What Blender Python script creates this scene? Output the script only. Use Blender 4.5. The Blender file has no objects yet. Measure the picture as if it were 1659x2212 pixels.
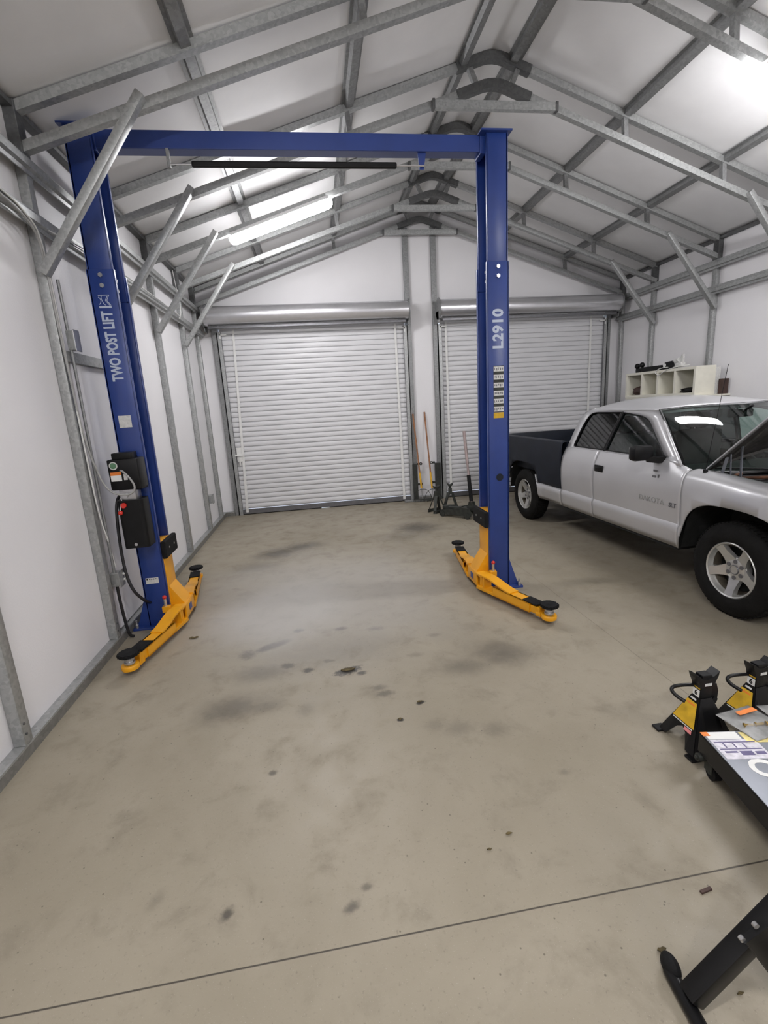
import bpy, bmesh, math, random
from mathutils import Vector, Matrix, Quaternion
random.seed(7)
sc = bpy.context.scene
COL = sc.collection
PI = math.pi
R = math.radians
def V3(*a): return Vector(a)

# ------------------------------------------------------------------ materials
def new_mat(name):
    m = bpy.data.materials.new(name); m.use_nodes = True
    nt = m.node_tree; b = nt.nodes['Principled BSDF']
    return m, nt, b
def setp(b, **k):
    al = dict(col='Base Color', rough='Roughness', metal='Metallic', spec='Specular IOR Level', coat='Coat Weight',
              coat_r='Coat Roughness', trans='Transmission Weight', ior='IOR', emit='Emission Color', es='Emission Strength', alpha='Alpha')
    for n, v in k.items():
        s = b.inputs[al[n]]
        if n in ('col', 'emit'): v = (v[0], v[1], v[2], 1)
        s.default_value = v
def nd(nt, t, **k):
    n = nt.nodes.new(t)
    for a, v in k.items(): setattr(n, a, v)
    return n
def simple(name, col, rough=.5, metal=0., var=.12, scale=14., bump=0., bscale=60., **k):
    """principled paint / metal / plastic with a little procedural variation"""
    m, nt, b = new_mat(name); setp(b, col=col, rough=rough, metal=metal, **k)
    tc = nd(nt, 'ShaderNodeTexCoord'); nz = nd(nt, 'ShaderNodeTexNoise')
    nz.inputs['Scale'].default_value = scale; nz.inputs['Detail'].default_value = 5
    nt.links.new(tc.outputs['Object'], nz.inputs['Vector'])
    rp = nd(nt, 'ShaderNodeValToRGB')
    lo = [max(0, c*(1-var)) for c in col]; hi = [min(1, c*(1+var)) for c in col]
    rp.color_ramp.elements[0].position = .3; rp.color_ramp.elements[1].position = .7
    rp.color_ramp.elements[0].color = (*lo, 1); rp.color_ramp.elements[1].color = (*hi, 1)
    nt.links.new(nz.outputs['Fac'], rp.inputs['Fac']); nt.links.new(rp.outputs['Color'], b.inputs['Base Color'])
    if bump:
        n2 = nd(nt, 'ShaderNodeTexNoise'); n2.inputs['Scale'].default_value = bscale; n2.inputs['Detail'].default_value = 3
        nt.links.new(tc.outputs['Object'], n2.inputs['Vector'])
        bp = nd(nt, 'ShaderNodeBump'); bp.inputs['Strength'].default_value = bump; bp.inputs['Distance'].default_value = .01
        nt.links.new(n2.outputs['Fac'], bp.inputs['Height']); nt.links.new(bp.outputs['Normal'], b.inputs['Normal'])
    return m
def galv(name, col, rough=.42, metal=.75):
    m, nt, b = new_mat(name); setp(b, rough=rough, metal=metal)
    tc = nd(nt, 'ShaderNodeTexCoord'); vo = nd(nt, 'ShaderNodeTexVoronoi'); vo.inputs['Scale'].default_value = 55
    nt.links.new(tc.outputs['Object'], vo.inputs['Vector'])
    bw = nd(nt, 'ShaderNodeRGBToBW'); nt.links.new(vo.outputs['Color'], bw.inputs['Color'])
    rp = nd(nt, 'ShaderNodeValToRGB')
    rp.color_ramp.elements[0].color = (*[c*.82 for c in col], 1); rp.color_ramp.elements[1].color = (*[min(1, c*1.18) for c in col], 1)
    nt.links.new(bw.outputs['Val'], rp.inputs['Fac']); nt.links.new(rp.outputs['Color'], b.inputs['Base Color'])
    return m

M = {}
M['wall'] = simple('white_insulated_wall', (.84, .83, .845), .42, var=.025, scale=1.3, bump=.12, bscale=90, spec=.4)
M['ceil'] = simple('white_insulation_facing', (.86, .86, .865), .5, var=.04, scale=2.2, bump=.25, bscale=7, spec=.35)
M['galv'] = galv('galvanized_steel', (.41, .42, .415), .45, .6)
M['galvd'] = galv('galvanized_tube_dull', (.28, .285, .285), .5, .55)
M['rail'] = galv('shaded_base_rail', (.21, .205, .19), .6, .3)  # darkened steel: shade of the rail's upright face put into the colour
M['galvx'] = galv('dark_steel_sleeve', (.13, .133, .133), .5, .5)
M['door'] = simple('white_door_steel', (.70, .70, .715), .35, var=.03, scale=3, spec=.5)
M['roll'] = simple('bright_rolled_steel', (.66, .66, .68), .27, .7, var=.03)
M['doorbar'] = simple('door_bottom_bar', (.17, .17, .18), .4, .5)
M['blue'] = simple('blue_powder_coat', (.019, .048, .225), .33, var=.10, scale=5, bump=.05, bscale=220, coat=.25, coat_r=.25)
M['yellow'] = simple('yellow_powder_coat', (.80, .36, .008), .38, var=.06, scale=6, coat=.15)
M['black'] = simple('black_plastic', (.006, .006, .0065), .42, var=.3, spec=.25)
M['blackpaint'] = simple('black_paint', (.0055, .0055, .006), .35, var=.3, spec=.3)
M['rubber'] = simple('black_rubber', (.008, .008, .0085), .75, spec=.2, var=.3, bump=.2, bscale=140)
M['tire'] = simple('tire_rubber', (.008, .0078, .0075), .8, spec=.2, var=.3, bump=.3, bscale=90)
M['steel'] = simple('zinc_steel', (.55, .55, .56), .3, .9, var=.1)
M['grime'] = simple('grimy_wheel_barrel', (.10, .085, .065), .5, .5, var=.3, scale=20)
M['alloy'] = simple('cast_alloy', (.62, .62, .60), .33, .75, var=.1, scale=9)
M['silver'] = simple('silver_car_paint', (.52, .52, .535), .34, .35, var=.04, scale=2.5, coat=.6, coat_r=.12)
M['navy'] = simple('navy_bed_paint', (.008, .011, .019), .5, var=.25, scale=6, spec=.3)
M['trim'] = simple('dark_interior', (.016, .0165, .016), .8, var=.3, spec=.2)
M['seat'] = simple('grey_seat_cloth', (.05, .05, .052), .9, var=.2, bump=.2)
M['hooddark'] = simple('dark_hood_lining', (.045, .043, .04), .8, var=.4, scale=20)
M['engine'] = simple('grimy_engine', (.05, .042, .034), .6, .3, var=.5, scale=22)
M['rust'] = simple('rusty_brown', (.13, .055, .028), .7, .2, var=.5, scale=30)
M['white'] = simple('white_paint', (.78, .78, .76), .5, var=.05)
M['cream'] = simple('cream_laminate', (.78, .76, .66), .45, var=.03)
M['sticker'] = simple('pale_sticker', (.62, .62, .60), .5, var=.15, scale=50)
M['letter'] = simple('pale_blue_lettering', (.50, .56, .68), .5, var=.05)
M['orange'] = simple('orange_label', (.80, .22, .03), .5, var=.1)
M['red'] = simple('red_plastic', (.62, .03, .02), .35, var=.1)
M['pink'] = simple('pink_label', (.75, .25, .25), .5, var=.1)
M['labely'] = simple('yellow_label', (.62, .38, .02), .42, var=.12, scale=30)
M['greenl'] = simple('green_dial', (.10, .22, .12), .4, var=.2)
M['wood'] = simple('wooden_handle', (.33, .15, .07), .55, var=.25, scale=30)
M['yplas'] = simple('yellow_plastic', (.75, .42, .03), .45, var=.1)
M['jack'] = simple('greasy_grey_steel', (.040, .043, .038), .55, .3, var=.4, scale=18)
M['cable'] = simple('grey_cable', (.34, .34, .33), .5, var=.1)
M['wire'] = simple('white_cable', (.7, .7, .68), .5, var=.1)
M['darkcable'] = simple('black_hose', (.013, .013, .015), .45, var=.2)
M['handle'] = simple('worn_grey_pink_tube', (.33, .26, .25), .45, .3, var=.15)
M['brown'] = simple('dark_brown_box', (.055, .028, .022), .6, var=.3)
M['greycard'] = simple('grey_card', (.27, .26, .25), .6, var=.3, scale=25)
M['sheet'] = simple('brushed_sheet_steel', (.17, .18, .205), .33, .5, var=.12, scale=8)
M['paper'] = simple('printed_paper', (.62, .60, .66), .4, var=.22, scale=45)
M['papery'] = simple('yellow_printed_paper', (.75, .62, .22), .4, var=.35, scale=25)
M['violet'] = simple('violet_ink', (.12, .10, .22), .5, var=.2)
M['leaf'] = simple('dry_leaf', (.10, .075, .03), .8, var=.4, scale=60)
M['bag_l'] = simple('padlock_brass', (.40, .27, .08), .4, .8, var=.2)
M['lamp_body'] = simple('lamp_housing', (.8, .8, .8), .4, var=.02)
def glassy(name, col, rough=.03, tint=.75, vis=.55):
    """window pane: coloured see-through with a glossy face"""
    m, nt, b = new_mat(name)
    nt.nodes.remove(b); out = nt.nodes['Material Output']
    tr = nd(nt, 'ShaderNodeBsdfTransparent'); tr.inputs['Color'].default_value = (*col, 1)
    gl = nd(nt, 'ShaderNodeBsdfGlossy'); gl.inputs['Roughness'].default_value = rough; gl.inputs['Color'].default_value = (1, 1, 1, 1)
    fr = nd(nt, 'ShaderNodeFresnel')
    ge = nd(nt, 'ShaderNodeNewGeometry'); ri = nd(nt, 'ShaderNodeMapRange'); ri.inputs[3].default_value = 1.5; ri.inputs[4].default_value = 1/1.5
    nt.links.new(ge.outputs['Backfacing'], ri.inputs[0]); nt.links.new(ri.outputs[0], fr.inputs['IOR'])
    tc = nd(nt, 'ShaderNodeTexCoord'); nz = nd(nt, 'ShaderNodeTexNoise'); nz.inputs['Scale'].default_value = 5
    nt.links.new(tc.outputs['Object'], nz.inputs['Vector'])
    mu = nd(nt, 'ShaderNodeMath', operation='MULTIPLY_ADD'); mu.inputs[1].default_value = .03; mu.inputs[2].default_value = -.012
    nt.links.new(nz.outputs['Fac'], mu.inputs[0])
    ad = nd(nt, 'ShaderNodeMath', operation='ADD'); nt.links.new(fr.outputs['Fac'], ad.inputs[0]); nt.links.new(mu.outputs[0], ad.inputs[1])
    mx = nd(nt, 'ShaderNodeMixShader'); nt.links.new(ad.outputs[0], mx.inputs['Fac'])
    nt.links.new(tr.outputs[0], mx.inputs[1]); nt.links.new(gl.outputs[0], mx.inputs[2]); nt.links.new(mx.outputs[0], out.inputs['Surface'])
    return m
M['glass'] = glassy('tinted_auto_glass', (.58, .69, .65))
M['glassd'] = glassy('dark_privacy_glass', (.12, .13, .13))
M['film'] = glassy('clear_plastic_film', (.86, .88, .88), .38)
def lampmat():
    m, nt, b = new_mat('fluorescent_diffuser'); setp(b, col=(.9, .9, .9), rough=.4, emit=(1.0, .985, 1.0), es=LAMP_E)
    return m
LAMP_E = 80.0
M['lamp'] = lampmat()

def concrete():
    m, nt, b = new_mat('sealed_concrete'); L = nt.links
    tc = nd(nt, 'ShaderNodeTexCoord')
    def noise(scale, detail=4, rough=.55, dist=0):
        n = nd(nt, 'ShaderNodeTexNoise'); n.inputs['Scale'].default_value = scale; n.inputs['Detail'].default_value = detail
        n.inputs['Roughness'].default_value = rough; n.inputs['Distortion'].default_value = dist
        L.new(tc.outputs['Object'], n.inputs['Vector']); return n
    def math(op, a, bb=None, c=None, clamp=False):
        n = nd(nt, 'ShaderNodeMath', operation=op); n.use_clamp = clamp
        for i, x in enumerate((a, bb, c)):
            if x is None: continue
            if isinstance(x, (int, float)): n.inputs[i].default_value = x
            else: L.new(x, n.inputs[i])
        return n.outputs[0]
    def mr(v, a, bb, c, d, smooth=True):
        n = nd(nt, 'ShaderNodeMapRange', interpolation_type='SMOOTHSTEP' if smooth else 'LINEAR')
        L.new(v, n.inputs['Value'])
        for i, x in enumerate((a, bb, c, d)): n.inputs[i+1].default_value = x
        return n.outputs['Result']
    def mix(fac, c1, c2):
        n = nd(nt, 'ShaderNodeMix', data_type='RGBA')
        if isinstance(fac, (int, float)): n.inputs[0].default_value = fac
        else: L.new(fac, n.inputs[0])
        for i, x in ((6, c1), (7, c2)):
            if isinstance(x, tuple): n.inputs[i].default_value = (*x, 1)
            else: L.new(x, n.inputs[i])
        return n.outputs[2]
    big = noise(.9, 5, .6, .4); mid = noise(4.5, 6, .65, .3); fine = noise(70, 3, .6); grit = noise(260, 2, .5)
    c = mix(mr(big.outputs['Fac'], .3, .7, 0, 1), (.262, .229, .170), (.325, .288, .222))
    c = mix(mr(mid.outputs['Fac'], .50, .75, 0, .55), c, (.17, .146, .108))
    c = mix(mr(fine.outputs['Fac'], .58, .78, 0, .45), c, (.12, .105, .085))
    c = mix(mr(grit.outputs['Fac'], .66, .74, 0, .5), c, (.46, .43, .37))
    vo = nd(nt, 'ShaderNodeTexVoronoi'); vo.inputs['Scale'].default_value = 16; L.new(tc.outputs['Object'], vo.inputs['Vector'])
    c = mix(mr(vo.outputs['Distance'], .03, .075, .7, 0), c, (.075, .062, .045))
    # shaped stains and drips: x, y, rx, ry, angle, strength, softness
    wob = noise(9, 4, .6); wob2 = noise(38, 3, .6)
    sep = nd(nt, 'ShaderNodeSeparateXYZ'); L.new(tc.outputs['Object'], sep.inputs[0])
    total = None
    for (x, y, rx, ry, an, st, soft) in STAINS:
        mp = nd(nt, 'ShaderNodeMapping', vector_type='TEXTURE')
        mp.inputs['Location'].default_value = (x, y, 0); mp.inputs['Rotation'].default_value = (0, 0, R(an)); mp.inputs['Scale'].default_value = (rx, ry, 1)
        L.new(tc.outputs['Object'], mp.inputs['Vector'])
        vl = nd(nt, 'ShaderNodeVectorMath', operation='LENGTH'); L.new(mp.outputs[0], vl.inputs[0])
        w = math('MULTIPLY_ADD', (wob if max(rx, ry) > .12 else wob2).outputs['Fac'], 1.3, -.65)
        d = math('ADD', vl.outputs['Value'], w)
        s = mr(d, 1-soft, 1+soft*.6, st, 0)
        total = s if total is None else math('MAXIMUM', total, s)
    c = mix(total, c, (.040, .035, .031))
    # lamp glare painted into the floor colour between the posts, as pale ellipses
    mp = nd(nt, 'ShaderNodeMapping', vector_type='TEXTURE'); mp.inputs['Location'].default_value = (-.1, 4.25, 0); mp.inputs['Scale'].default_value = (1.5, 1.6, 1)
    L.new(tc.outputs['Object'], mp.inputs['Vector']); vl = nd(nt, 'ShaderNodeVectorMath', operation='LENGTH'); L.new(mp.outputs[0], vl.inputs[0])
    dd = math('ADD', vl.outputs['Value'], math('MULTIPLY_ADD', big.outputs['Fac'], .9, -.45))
    c = mix(mr(dd, .35, 1.1, GLARE, 0), c, (.49, .48, .465))
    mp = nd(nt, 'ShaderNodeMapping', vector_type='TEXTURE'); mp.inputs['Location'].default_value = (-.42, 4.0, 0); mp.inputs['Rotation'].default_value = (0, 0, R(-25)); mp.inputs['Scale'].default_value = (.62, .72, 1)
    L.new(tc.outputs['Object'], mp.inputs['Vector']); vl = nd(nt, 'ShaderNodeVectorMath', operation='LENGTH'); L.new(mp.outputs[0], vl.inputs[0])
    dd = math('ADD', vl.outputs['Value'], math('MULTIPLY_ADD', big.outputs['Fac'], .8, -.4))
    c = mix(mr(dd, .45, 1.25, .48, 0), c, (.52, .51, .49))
    # saw-cut joints
    jy = math('ABSOLUTE', math('SUBTRACT', math('ADD', sep.outputs['Y'], math('MULTIPLY', sep.outputs['X'], -.0)), 1.208))
    jx = math('ABSOLUTE', math('SUBTRACT', sep.outputs['X'], 1.967))
    jt = mr(jy, .0012, .0042, .9, 0)
    jt2 = mr(jx, .001, .004, .4, 0)
    jn = math('MAXIMUM', jt, jt2)
    c = mix(jn, c, (.034, .029, .022))
    L.new(c, b.inputs['Base Color'])
    rg = mr(mid.outputs['Fac'], .35, .7, .42, .62); L.new(rg, b.inputs['Roughness'])
    b.inputs['Specular IOR Level'].default_value = .45
    bp = nd(nt, 'ShaderNodeBump'); bp.inputs['Strength'].default_value = .25; bp.inputs['Distance'].default_value = .004
    hh = math('SUBTRACT', math('MULTIPLY', fine.outputs['Fac'], .35), math('MULTIPLY', jn, 2.0))
    L.new(hh, bp.inputs['Height']); L.new(bp.outputs['Normal'], b.inputs['Normal'])
    return m
GLARE = .38
STAINS = [
 (0.076, 2.858, 0.1, 0.045, 18, 0.95, 0.35), (-0.27, 3.545, 0.045, 0.035, 0, 0.85, 0.6), (0.058, 3.49, 0.05, 0.03, 0, 0.702, 0.7), (-0.45, 3.34, 0.13, 0.05, 28, 0.85, 0.6), (-0.627, 3.245, 0.06, 0.07, 10, 0.642, 0.8),
 (-0.33, 3.02, 0.06, 0.04, 0, 0.702, 0.7), (-0.19, 2.93, 0.04, 0.03, 0, 0.85, 0.6), (0.16, 2.81, 0.035, 0.025, 0, 0.85, 0.6), (-0.05, 3.02, 0.05, 0.03, 0, 0.584, 0.7), (-0.5, 2.97, 0.2, 0.1, 0, 0.445, 0.9),
 (0.05, 3.15, 0.45, 0.22, 0, 0.303, 1), (0.326, 2.286, 0.02, 0.016, 0, 0.95, 0.4), (0.467, 2.412, 0.028, 0.016, 20, 0.9, 0.4), (-0.64, 2.61, 0.2, 0.13, 10, 0.49, 0.9), (-0.45, 2.58, 0.13, 0.07, 0, 0.351, 0.9),
 (-0.593, 5.762, 0.3, 0.22, 25, 0.709, 0.9), (-0.31, 5.95, 0.3, 0.16, 15, 0.645, 0.9), (-0.8, 5.3, 0.25, 0.18, 0, 0.387, 0.9), (1.294, 6.356, 0.3, 0.3, 0, 0.709, 0.9), (1.05, 6, 0.4, 0.25, 0, 0.323, 1),
 (1.137, 2.832, 0.22, 0.16, -20, 0.49, 0.9), (0.85, 2.72, 0.16, 0.1, 0, 0.373, 0.9), (0.62, 2.15, 0.09, 0.06, 0, 0.282, 0.9), (0.8, 2.1, 0.08, 0.06, 0, 0.282, 0.9), (0.5, 2.2, 0.06, 0.05, 0, 0.242, 0.9),
 (-0.347, 2.032, 0.022, 0.018, 0, 0.7, 0.7), (-0.454, 1.388, 0.028, 0.02, 60, 0.75, 0.7), (-0.02, 1.329, 0.03, 0.02, 30, 0.65, 0.8), (0.04, 1.39, 0.025, 0.015, 0, 0.55, 0.8), (-0.72, 1.49, 0.04, 0.025, 60, 0.252, 0.9),
 (-0.33, 0.98, 0.05, 0.05, 0, 0.248, 0.9), (0.33, 3.42, 0.07, 0.035, 0, 0.467, 0.9), (0.55, 2.95, 0.06, 0.03, 0, 0.351, 0.9), (0.75, 3.2, 0.05, 0.03, 0, 0.409, 0.9), (0.25, 2.62, 0.05, 0.03, 0, 0.467, 0.9),
 (-0.2, 2.5, 0.05, 0.06, 0, 0.257, 0.9), (0.28, 2.55, 0.06, 0.03, 0, 0.526, 0.8), (0.02, 0.93, 0.03, 0.02, 0, 0.8, 0.7), (1, 1.75, 0.03, 0.02, 0, 0.3, 0.9),
]
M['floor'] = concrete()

# ------------------------------------------------------------------ mesh builder
class MB:
    def __init__(s): s.bm = bmesh.new()
    def _xf(s, verts, mat):
        if mat is not None:
            for v in verts: v.co = mat @ v.co
    def box(s, c, d, mat=None, bev=0, taper=None):
        r = bmesh.ops.create_cube(s.bm, size=1); vs = r['verts']
        for v in vs:
            t = 1.0
            if taper and v.co.z > 0: v.co.x *= taper[0]; v.co.y *= taper[1]
            v.co = Vector((v.co.x*d[0]+c[0], v.co.y*d[1]+c[1], v.co.z*d[2]+c[2]))
        s._xf(vs, mat)
        if bev:
            es = list({e for v in vs for e in v.link_edges})
            bmesh.ops.bevel(s.bm, geom=es, offset=bev, segments=2, affect='EDGES', profile=.5)
        return s
    def bb(s, x0, x1, y0, y1, z0, z1, bev=0, mat=None):
        return s.box(((x0+x1)/2, (y0+y1)/2, (z0+z1)/2), (abs(x1-x0), abs(y1-y0), abs(z1-z0)), mat, bev)
    def beam(s, p0, p1, w, h, up=(0, 0, 1), bev=0):
        """square tube from p0 to p1: w across, h along 'up'"""
        p0, p1 = Vector(p0), Vector(p1); d = p1-p0; L = d.length; z = d.normalized()
        u = Vector(up); x = u.cross(z)
        if x.length < 1e-5: x = Vector((1, 0, 0)).cross(z)
        x.normalize(); y = z.cross(x)
        m = Matrix((x, y, z)).transposed().to_4x4(); m.translation = (p0+p1)/2
        return s.box((0, 0, 0), (w, h, L), m, bev)
    def cyl(s, p0, p1, r, r2=None, seg=20, caps=True):
        p0, p1 = Vector(p0), Vector(p1); d = p1-p0
        q = d.to_track_quat('Z', 'Y').to_matrix().to_4x4(); q.translation = (p0+p1)/2
        r_ = bmesh.ops.create_cone(s.bm, cap_ends=caps, cap_tris=False, segments=seg, radius1=r, radius2=r if r2 is None else r2, depth=d.length)
        s._xf(r_['verts'], q); return s
    def sph(s, c, r, sc_=(1, 1, 1), seg=14):
        r_ = bmesh.ops.create_uvsphere(s.bm, u_segments=seg, v_segments=max(6, seg//2), radius=r)
        for v in r_['verts']: v.co = Vector((v.co.x*sc_[0]+c[0], v.co.y*sc_[1]+c[1], v.co.z*sc_[2]+c[2]))
        return s
    def poly(s, pts):
        f = s.bm.faces.new([s.bm.verts.new(p) for p in pts]); return f
    def prism(s, prof, mat, depth):
        """closed 2D profile in the local xy plane extruded along local z"""
        a = [s.bm.verts.new(mat @ Vector((x, y, 0))) for x, y in prof]; b = [s.bm.verts.new(mat @ Vector((x, y, depth))) for x, y in prof]
        n = len(prof)
        s.bm.faces.new(list(reversed(a))); s.bm.faces.new(b)
        for i in range(n): s.bm.faces.new((a[i], a[(i+1) % n], b[(i+1) % n], b[i]))
        return s
    def sweep(s, pts, prof, up=(0, 0, 1), closed=True, cap=True, scale=None):
        """profile (list of 2D: across, up) swept along pts"""
        pts = [Vector(p) for p in pts]; rings = []
        for i, p in enumerate(pts):
            t = (pts[min(i+1, len(pts)-1)]-pts[max(i-1, 0)]).normalized()
            x = Vector(up).cross(t)
            if x.length < 1e-4: x = Vector((1, 0, 0)).cross(t)
            x.normalize(); y = t.cross(x); k = 1 if scale is None else scale[i]
            rings.append([s.bm.verts.new(p+x*(a*k)+y*(b*k)) for a, b in prof])
        n = len(prof)
        for i in range(len(rings)-1):
            for j in range(n if closed else n-1):
                s.bm.faces.new((rings[i][j], rings[i][(j+1) % n], rings[i+1][(j+1) % n], rings[i+1][j]))
        if closed and cap:
            s.bm.faces.new(list(reversed(rings[0]))); s.bm.faces.new(rings[-1])
        return s
    def tube(s, pts, r, seg=8, smooth=0, closed=False):
        pts = [Vector(p) for p in pts]
        if smooth: pts = catmull(pts, smooth)
        prof = [(r*math.cos(2*PI*k/seg), r*math.sin(2*PI*k/seg)) for k in range(seg)]
        # parallel transport frame
        rings = []; t0 = (pts[1]-pts[0]).normalized(); nrm = t0.orthogonal().normalized()
        for i, p in enumerate(pts):
            t = (pts[min(i+1, len(pts)-1)]-pts[max(i-1, 0)]).normalized()
            nrm = (nrm-t*nrm.dot(t)).normalized(); b = t.cross(nrm)
            rings.append([s.bm.verts.new(p+nrm*a+b*c) for a, c in prof])
        for i in range(len(rings)-1):
            for j in range(seg): s.bm.faces.new((rings[i][j], rings[i][(j+1) % seg], rings[i+1][(j+1) % seg], rings[i+1][j]))
        s.bm.faces.new(list(reversed(rings[0]))); s.bm.faces.new(rings[-1])
        return s
    def lathe(s, prof, mat, seg=32, closed=False):
        """profile (r, z) spun round local z"""
        rings = []
        for k in range(seg):
            a = 2*PI*k/seg
            rings.append([s.bm.verts.new(mat @ Vector((r*math.cos(a), r*math.sin(a), z))) for r, z in prof])
        n = len(prof)
        for k in range(seg):
            A, B = rings[k], rings[(k+1) % seg]
            for j in range(n if closed else n-1): s.bm.faces.new((A[j], B[j], B[(j+1) % n], A[(j+1) % n]))
        return s
    def grid(s, rows):
        vs = [[s.bm.verts.new(p) for p in r] for r in rows]
        for i in range(len(vs)-1):
            for j in range(len(vs[0])-1): s.bm.faces.new((vs[i][j], vs[i][j+1], vs[i+1][j+1], vs[i+1][j]))
        return s
    def text(s, txt, size, mat, extrude=.0006, bold=0., sx=1., space=1., align='CENTER'):
        cu = bpy.data.curves.new('lettering_curve', 'FONT'); cu.body = txt; cu.size = size; cu.extrude = extrude; cu.offset = bold
        cu.align_x = align; cu.align_y = 'CENTER'; cu.space_character = space; cu.resolution_u = 3
        o = bpy.data.objects.new('lettering_tmp', cu); COL.objects.link(o)
        dg = bpy.context.evaluated_depsgraph_get(); me = bpy.data.meshes.new_from_object(o.evaluated_get(dg))
        me.transform(mat @ Matrix.Diagonal((sx, 1, 1, 1))); s.bm.from_mesh(me)
        bpy.data.objects.remove(o); bpy.data.curves.remove(cu); bpy.data.meshes.remove(me)
        return s
    def build(s, name, mat, parent=None, smooth=None, world=True, merge=1e-5, fix=True):
        """links ONE mesh object; with a parent the vertices are given in the parent thing's own space unless world"""
        bm = s.bm
        if merge: bmesh.ops.remove_doubles(bm, verts=bm.verts, dist=merge)
        if fix: bmesh.ops.recalc_face_normals(bm, faces=bm.faces)
        if parent is not None and world:
            r = parent
            while r.parent: r = r.parent
            if r.type == 'EMPTY' or parent is not None:
                off = Vector(r.location)
                for v in bm.verts: v.co -= off
        me = bpy.data.meshes.new(name); bm.to_mesh(me); bm.free()
        me.materials.append(mat)
        if smooth is not None:
            for p in me.polygons: p.use_smooth = True
            try: me.set_sharp_from_angle(angle=R(smooth))
            except Exception: pass
        o = bpy.data.objects.new(name, me); COL.objects.link(o)
        if parent is not None: o.parent = parent
        return o
def catmull(p, n):
    out = []
    for i in range(len(p)-1):
        p0, p1, p2, p3 = p[max(i-1, 0)], p[i], p[i+1], p[min(i+2, len(p)-1)]
        for k in range(n):
            t = k/n
            out.append(.5*((2*p1)+(p2-p0)*t+(2*p0-5*p1+4*p2-p3)*t*t+(3*p1-p0-3*p2+p3)*t**3))
    out.append(p[-1]); return out
def tag(o, label=None, cat=None, group=None, kind=None):
    if label: o['label'] = label
    if cat: o['category'] = cat
    if group: o['group'] = group
    if kind: o['kind'] = kind
    return o
def thing(name, label, cat, loc=(0, 0, 0), rz=0, group=None, kind=None):
    o = bpy.data.objects.new(name, None); o.empty_display_size = .1; COL.objects.link(o)
    o.location = loc; o.rotation_euler = (0, 0, rz)
    return tag(o, label, cat, group, kind)
def copy_thing(src, label, loc=None, rz=None):
    r = src.copy(); COL.objects.link(r); r['label'] = label
    if loc is not None: r.location = loc
    if rz is not None: r.rotation_euler = (0, 0, rz)
    for ch in list(src.children):
        c = ch.copy(); COL.objects.link(c); c.parent = r
        for g in list(ch.children):
            d = g.copy(); COL.objects.link(d); d.parent = c
    return r
def FR(x, y, z, o=(0, 0, 0)):
    m = Matrix((Vector(x), Vector(y), Vector(z))).transposed().to_4x4(); m.translation = Vector(o); return m
# ------------------------------------------------------------------ camera (same frame as the photograph)
F_PX, YAW, PITCH, ROLL, CAM_H = 1021.97, .1319, .2196, -.0594, 1.70
def make_camera():
    cy, sy = math.cos(YAW), math.sin(YAW); cp, sp = math.cos(PITCH), math.sin(PITCH); cr, sr = math.cos(ROLL), math.sin(ROLL)
    fwd = Vector((sy, cy, 0)); right = Vector((cy, -sy, 0)); up = Vector((0, 0, 1))
    f2 = fwd*cp-up*sp; u2 = up*cp+fwd*sp
    r3 = right*cr+u2*sr; u3 = u2*cr-right*sr
    cd = bpy.data.cameras.new('camera'); cd.sensor_fit = 'VERTICAL'; cd.sensor_height = 24.0
    cd.lens = 24.0*F_PX/2212; cd.clip_start = .05
    o = bpy.data.objects.new('camera', cd); COL.objects.link(o)
    m = Matrix((r3, u3, -f2)).transposed().to_4x4(); m.translation = (0, 0, CAM_H)
    o.matrix_world = m; sc.camera = o
make_camera()

# ------------------------------------------------------------------ room shell
XL, XR, YB, YF = -1.643, 5.51, 8.281, -5.0       # inner faces of the wall frames
WL, WR, WB = XL-.062, XR+.062, YB+.062           # wall sheets behind them
XC = (XL+XR)/2
SL = .335
def roof_z(x): return 4.86-SL*abs(x-XC)
def S(o): o['kind'] = 'structure'; return o
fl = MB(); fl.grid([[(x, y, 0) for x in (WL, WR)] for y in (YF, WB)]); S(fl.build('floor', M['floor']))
T = .06
w = MB(); w.bb(WL-T, WL, YF-T, WB+T, 0, roof_z(WL)); S(w.build('wall_left', M['wall']))
w = MB(); w.bb(WR, WR+T, YF-T, WB+T, 0, roof_z(WR)); S(w.build('wall_right', M['wall']))
def gable(name, y, holes):
    w = MB(); z0 = 3.05
    xs = [WL]
    for a, b in holes: xs += [a, b]
    xs.append(WR)
    for i in range(0, len(xs), 2): w.bb(xs[i], xs[i+1], y, y+T, 0, z0)
    w.prism([(WL, z0), (WR, z0), (WR, roof_z(WR)), (XC, roof_z(XC)), (WL, roof_z(WL))], FR((1, 0, 0), (0, 0, 1), (0, -1, 0), (0, y+T, 0)), T)
    S(w.build(name, M['wall']))
D1, D2 = (-1.393, 1.642), (2.23, 5.277)
gable('wall_back', WB, [D1, D2])
gable('wall_front', YF-T, [(1, 1.001)])
c = MB()
for a, b in ((WL-T, XC), (XC, WR+T)):
    n = 40
    rows = []
    for i in range(n+1):
        y = YF-T+(WB+T-(YF-T))*i/n
        # insulation facing sags a little between frames
        rows.append([(a+(b-a)*k/24, y, roof_z(a+(b-a)*k/24)-.012*abs(math.sin(PI*(y-2.45)/1.2))*abs(math.sin(PI*(a+(b-a)*k/24+.6)/1.16))) for k in range(25)])
    c.grid(rows)
o = S(c.build('ceiling', M['ceil'], smooth=40))
so = o.modifiers.new('thickness', 'SOLIDIFY'); so.thickness = .05; so.offset = 1
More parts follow.
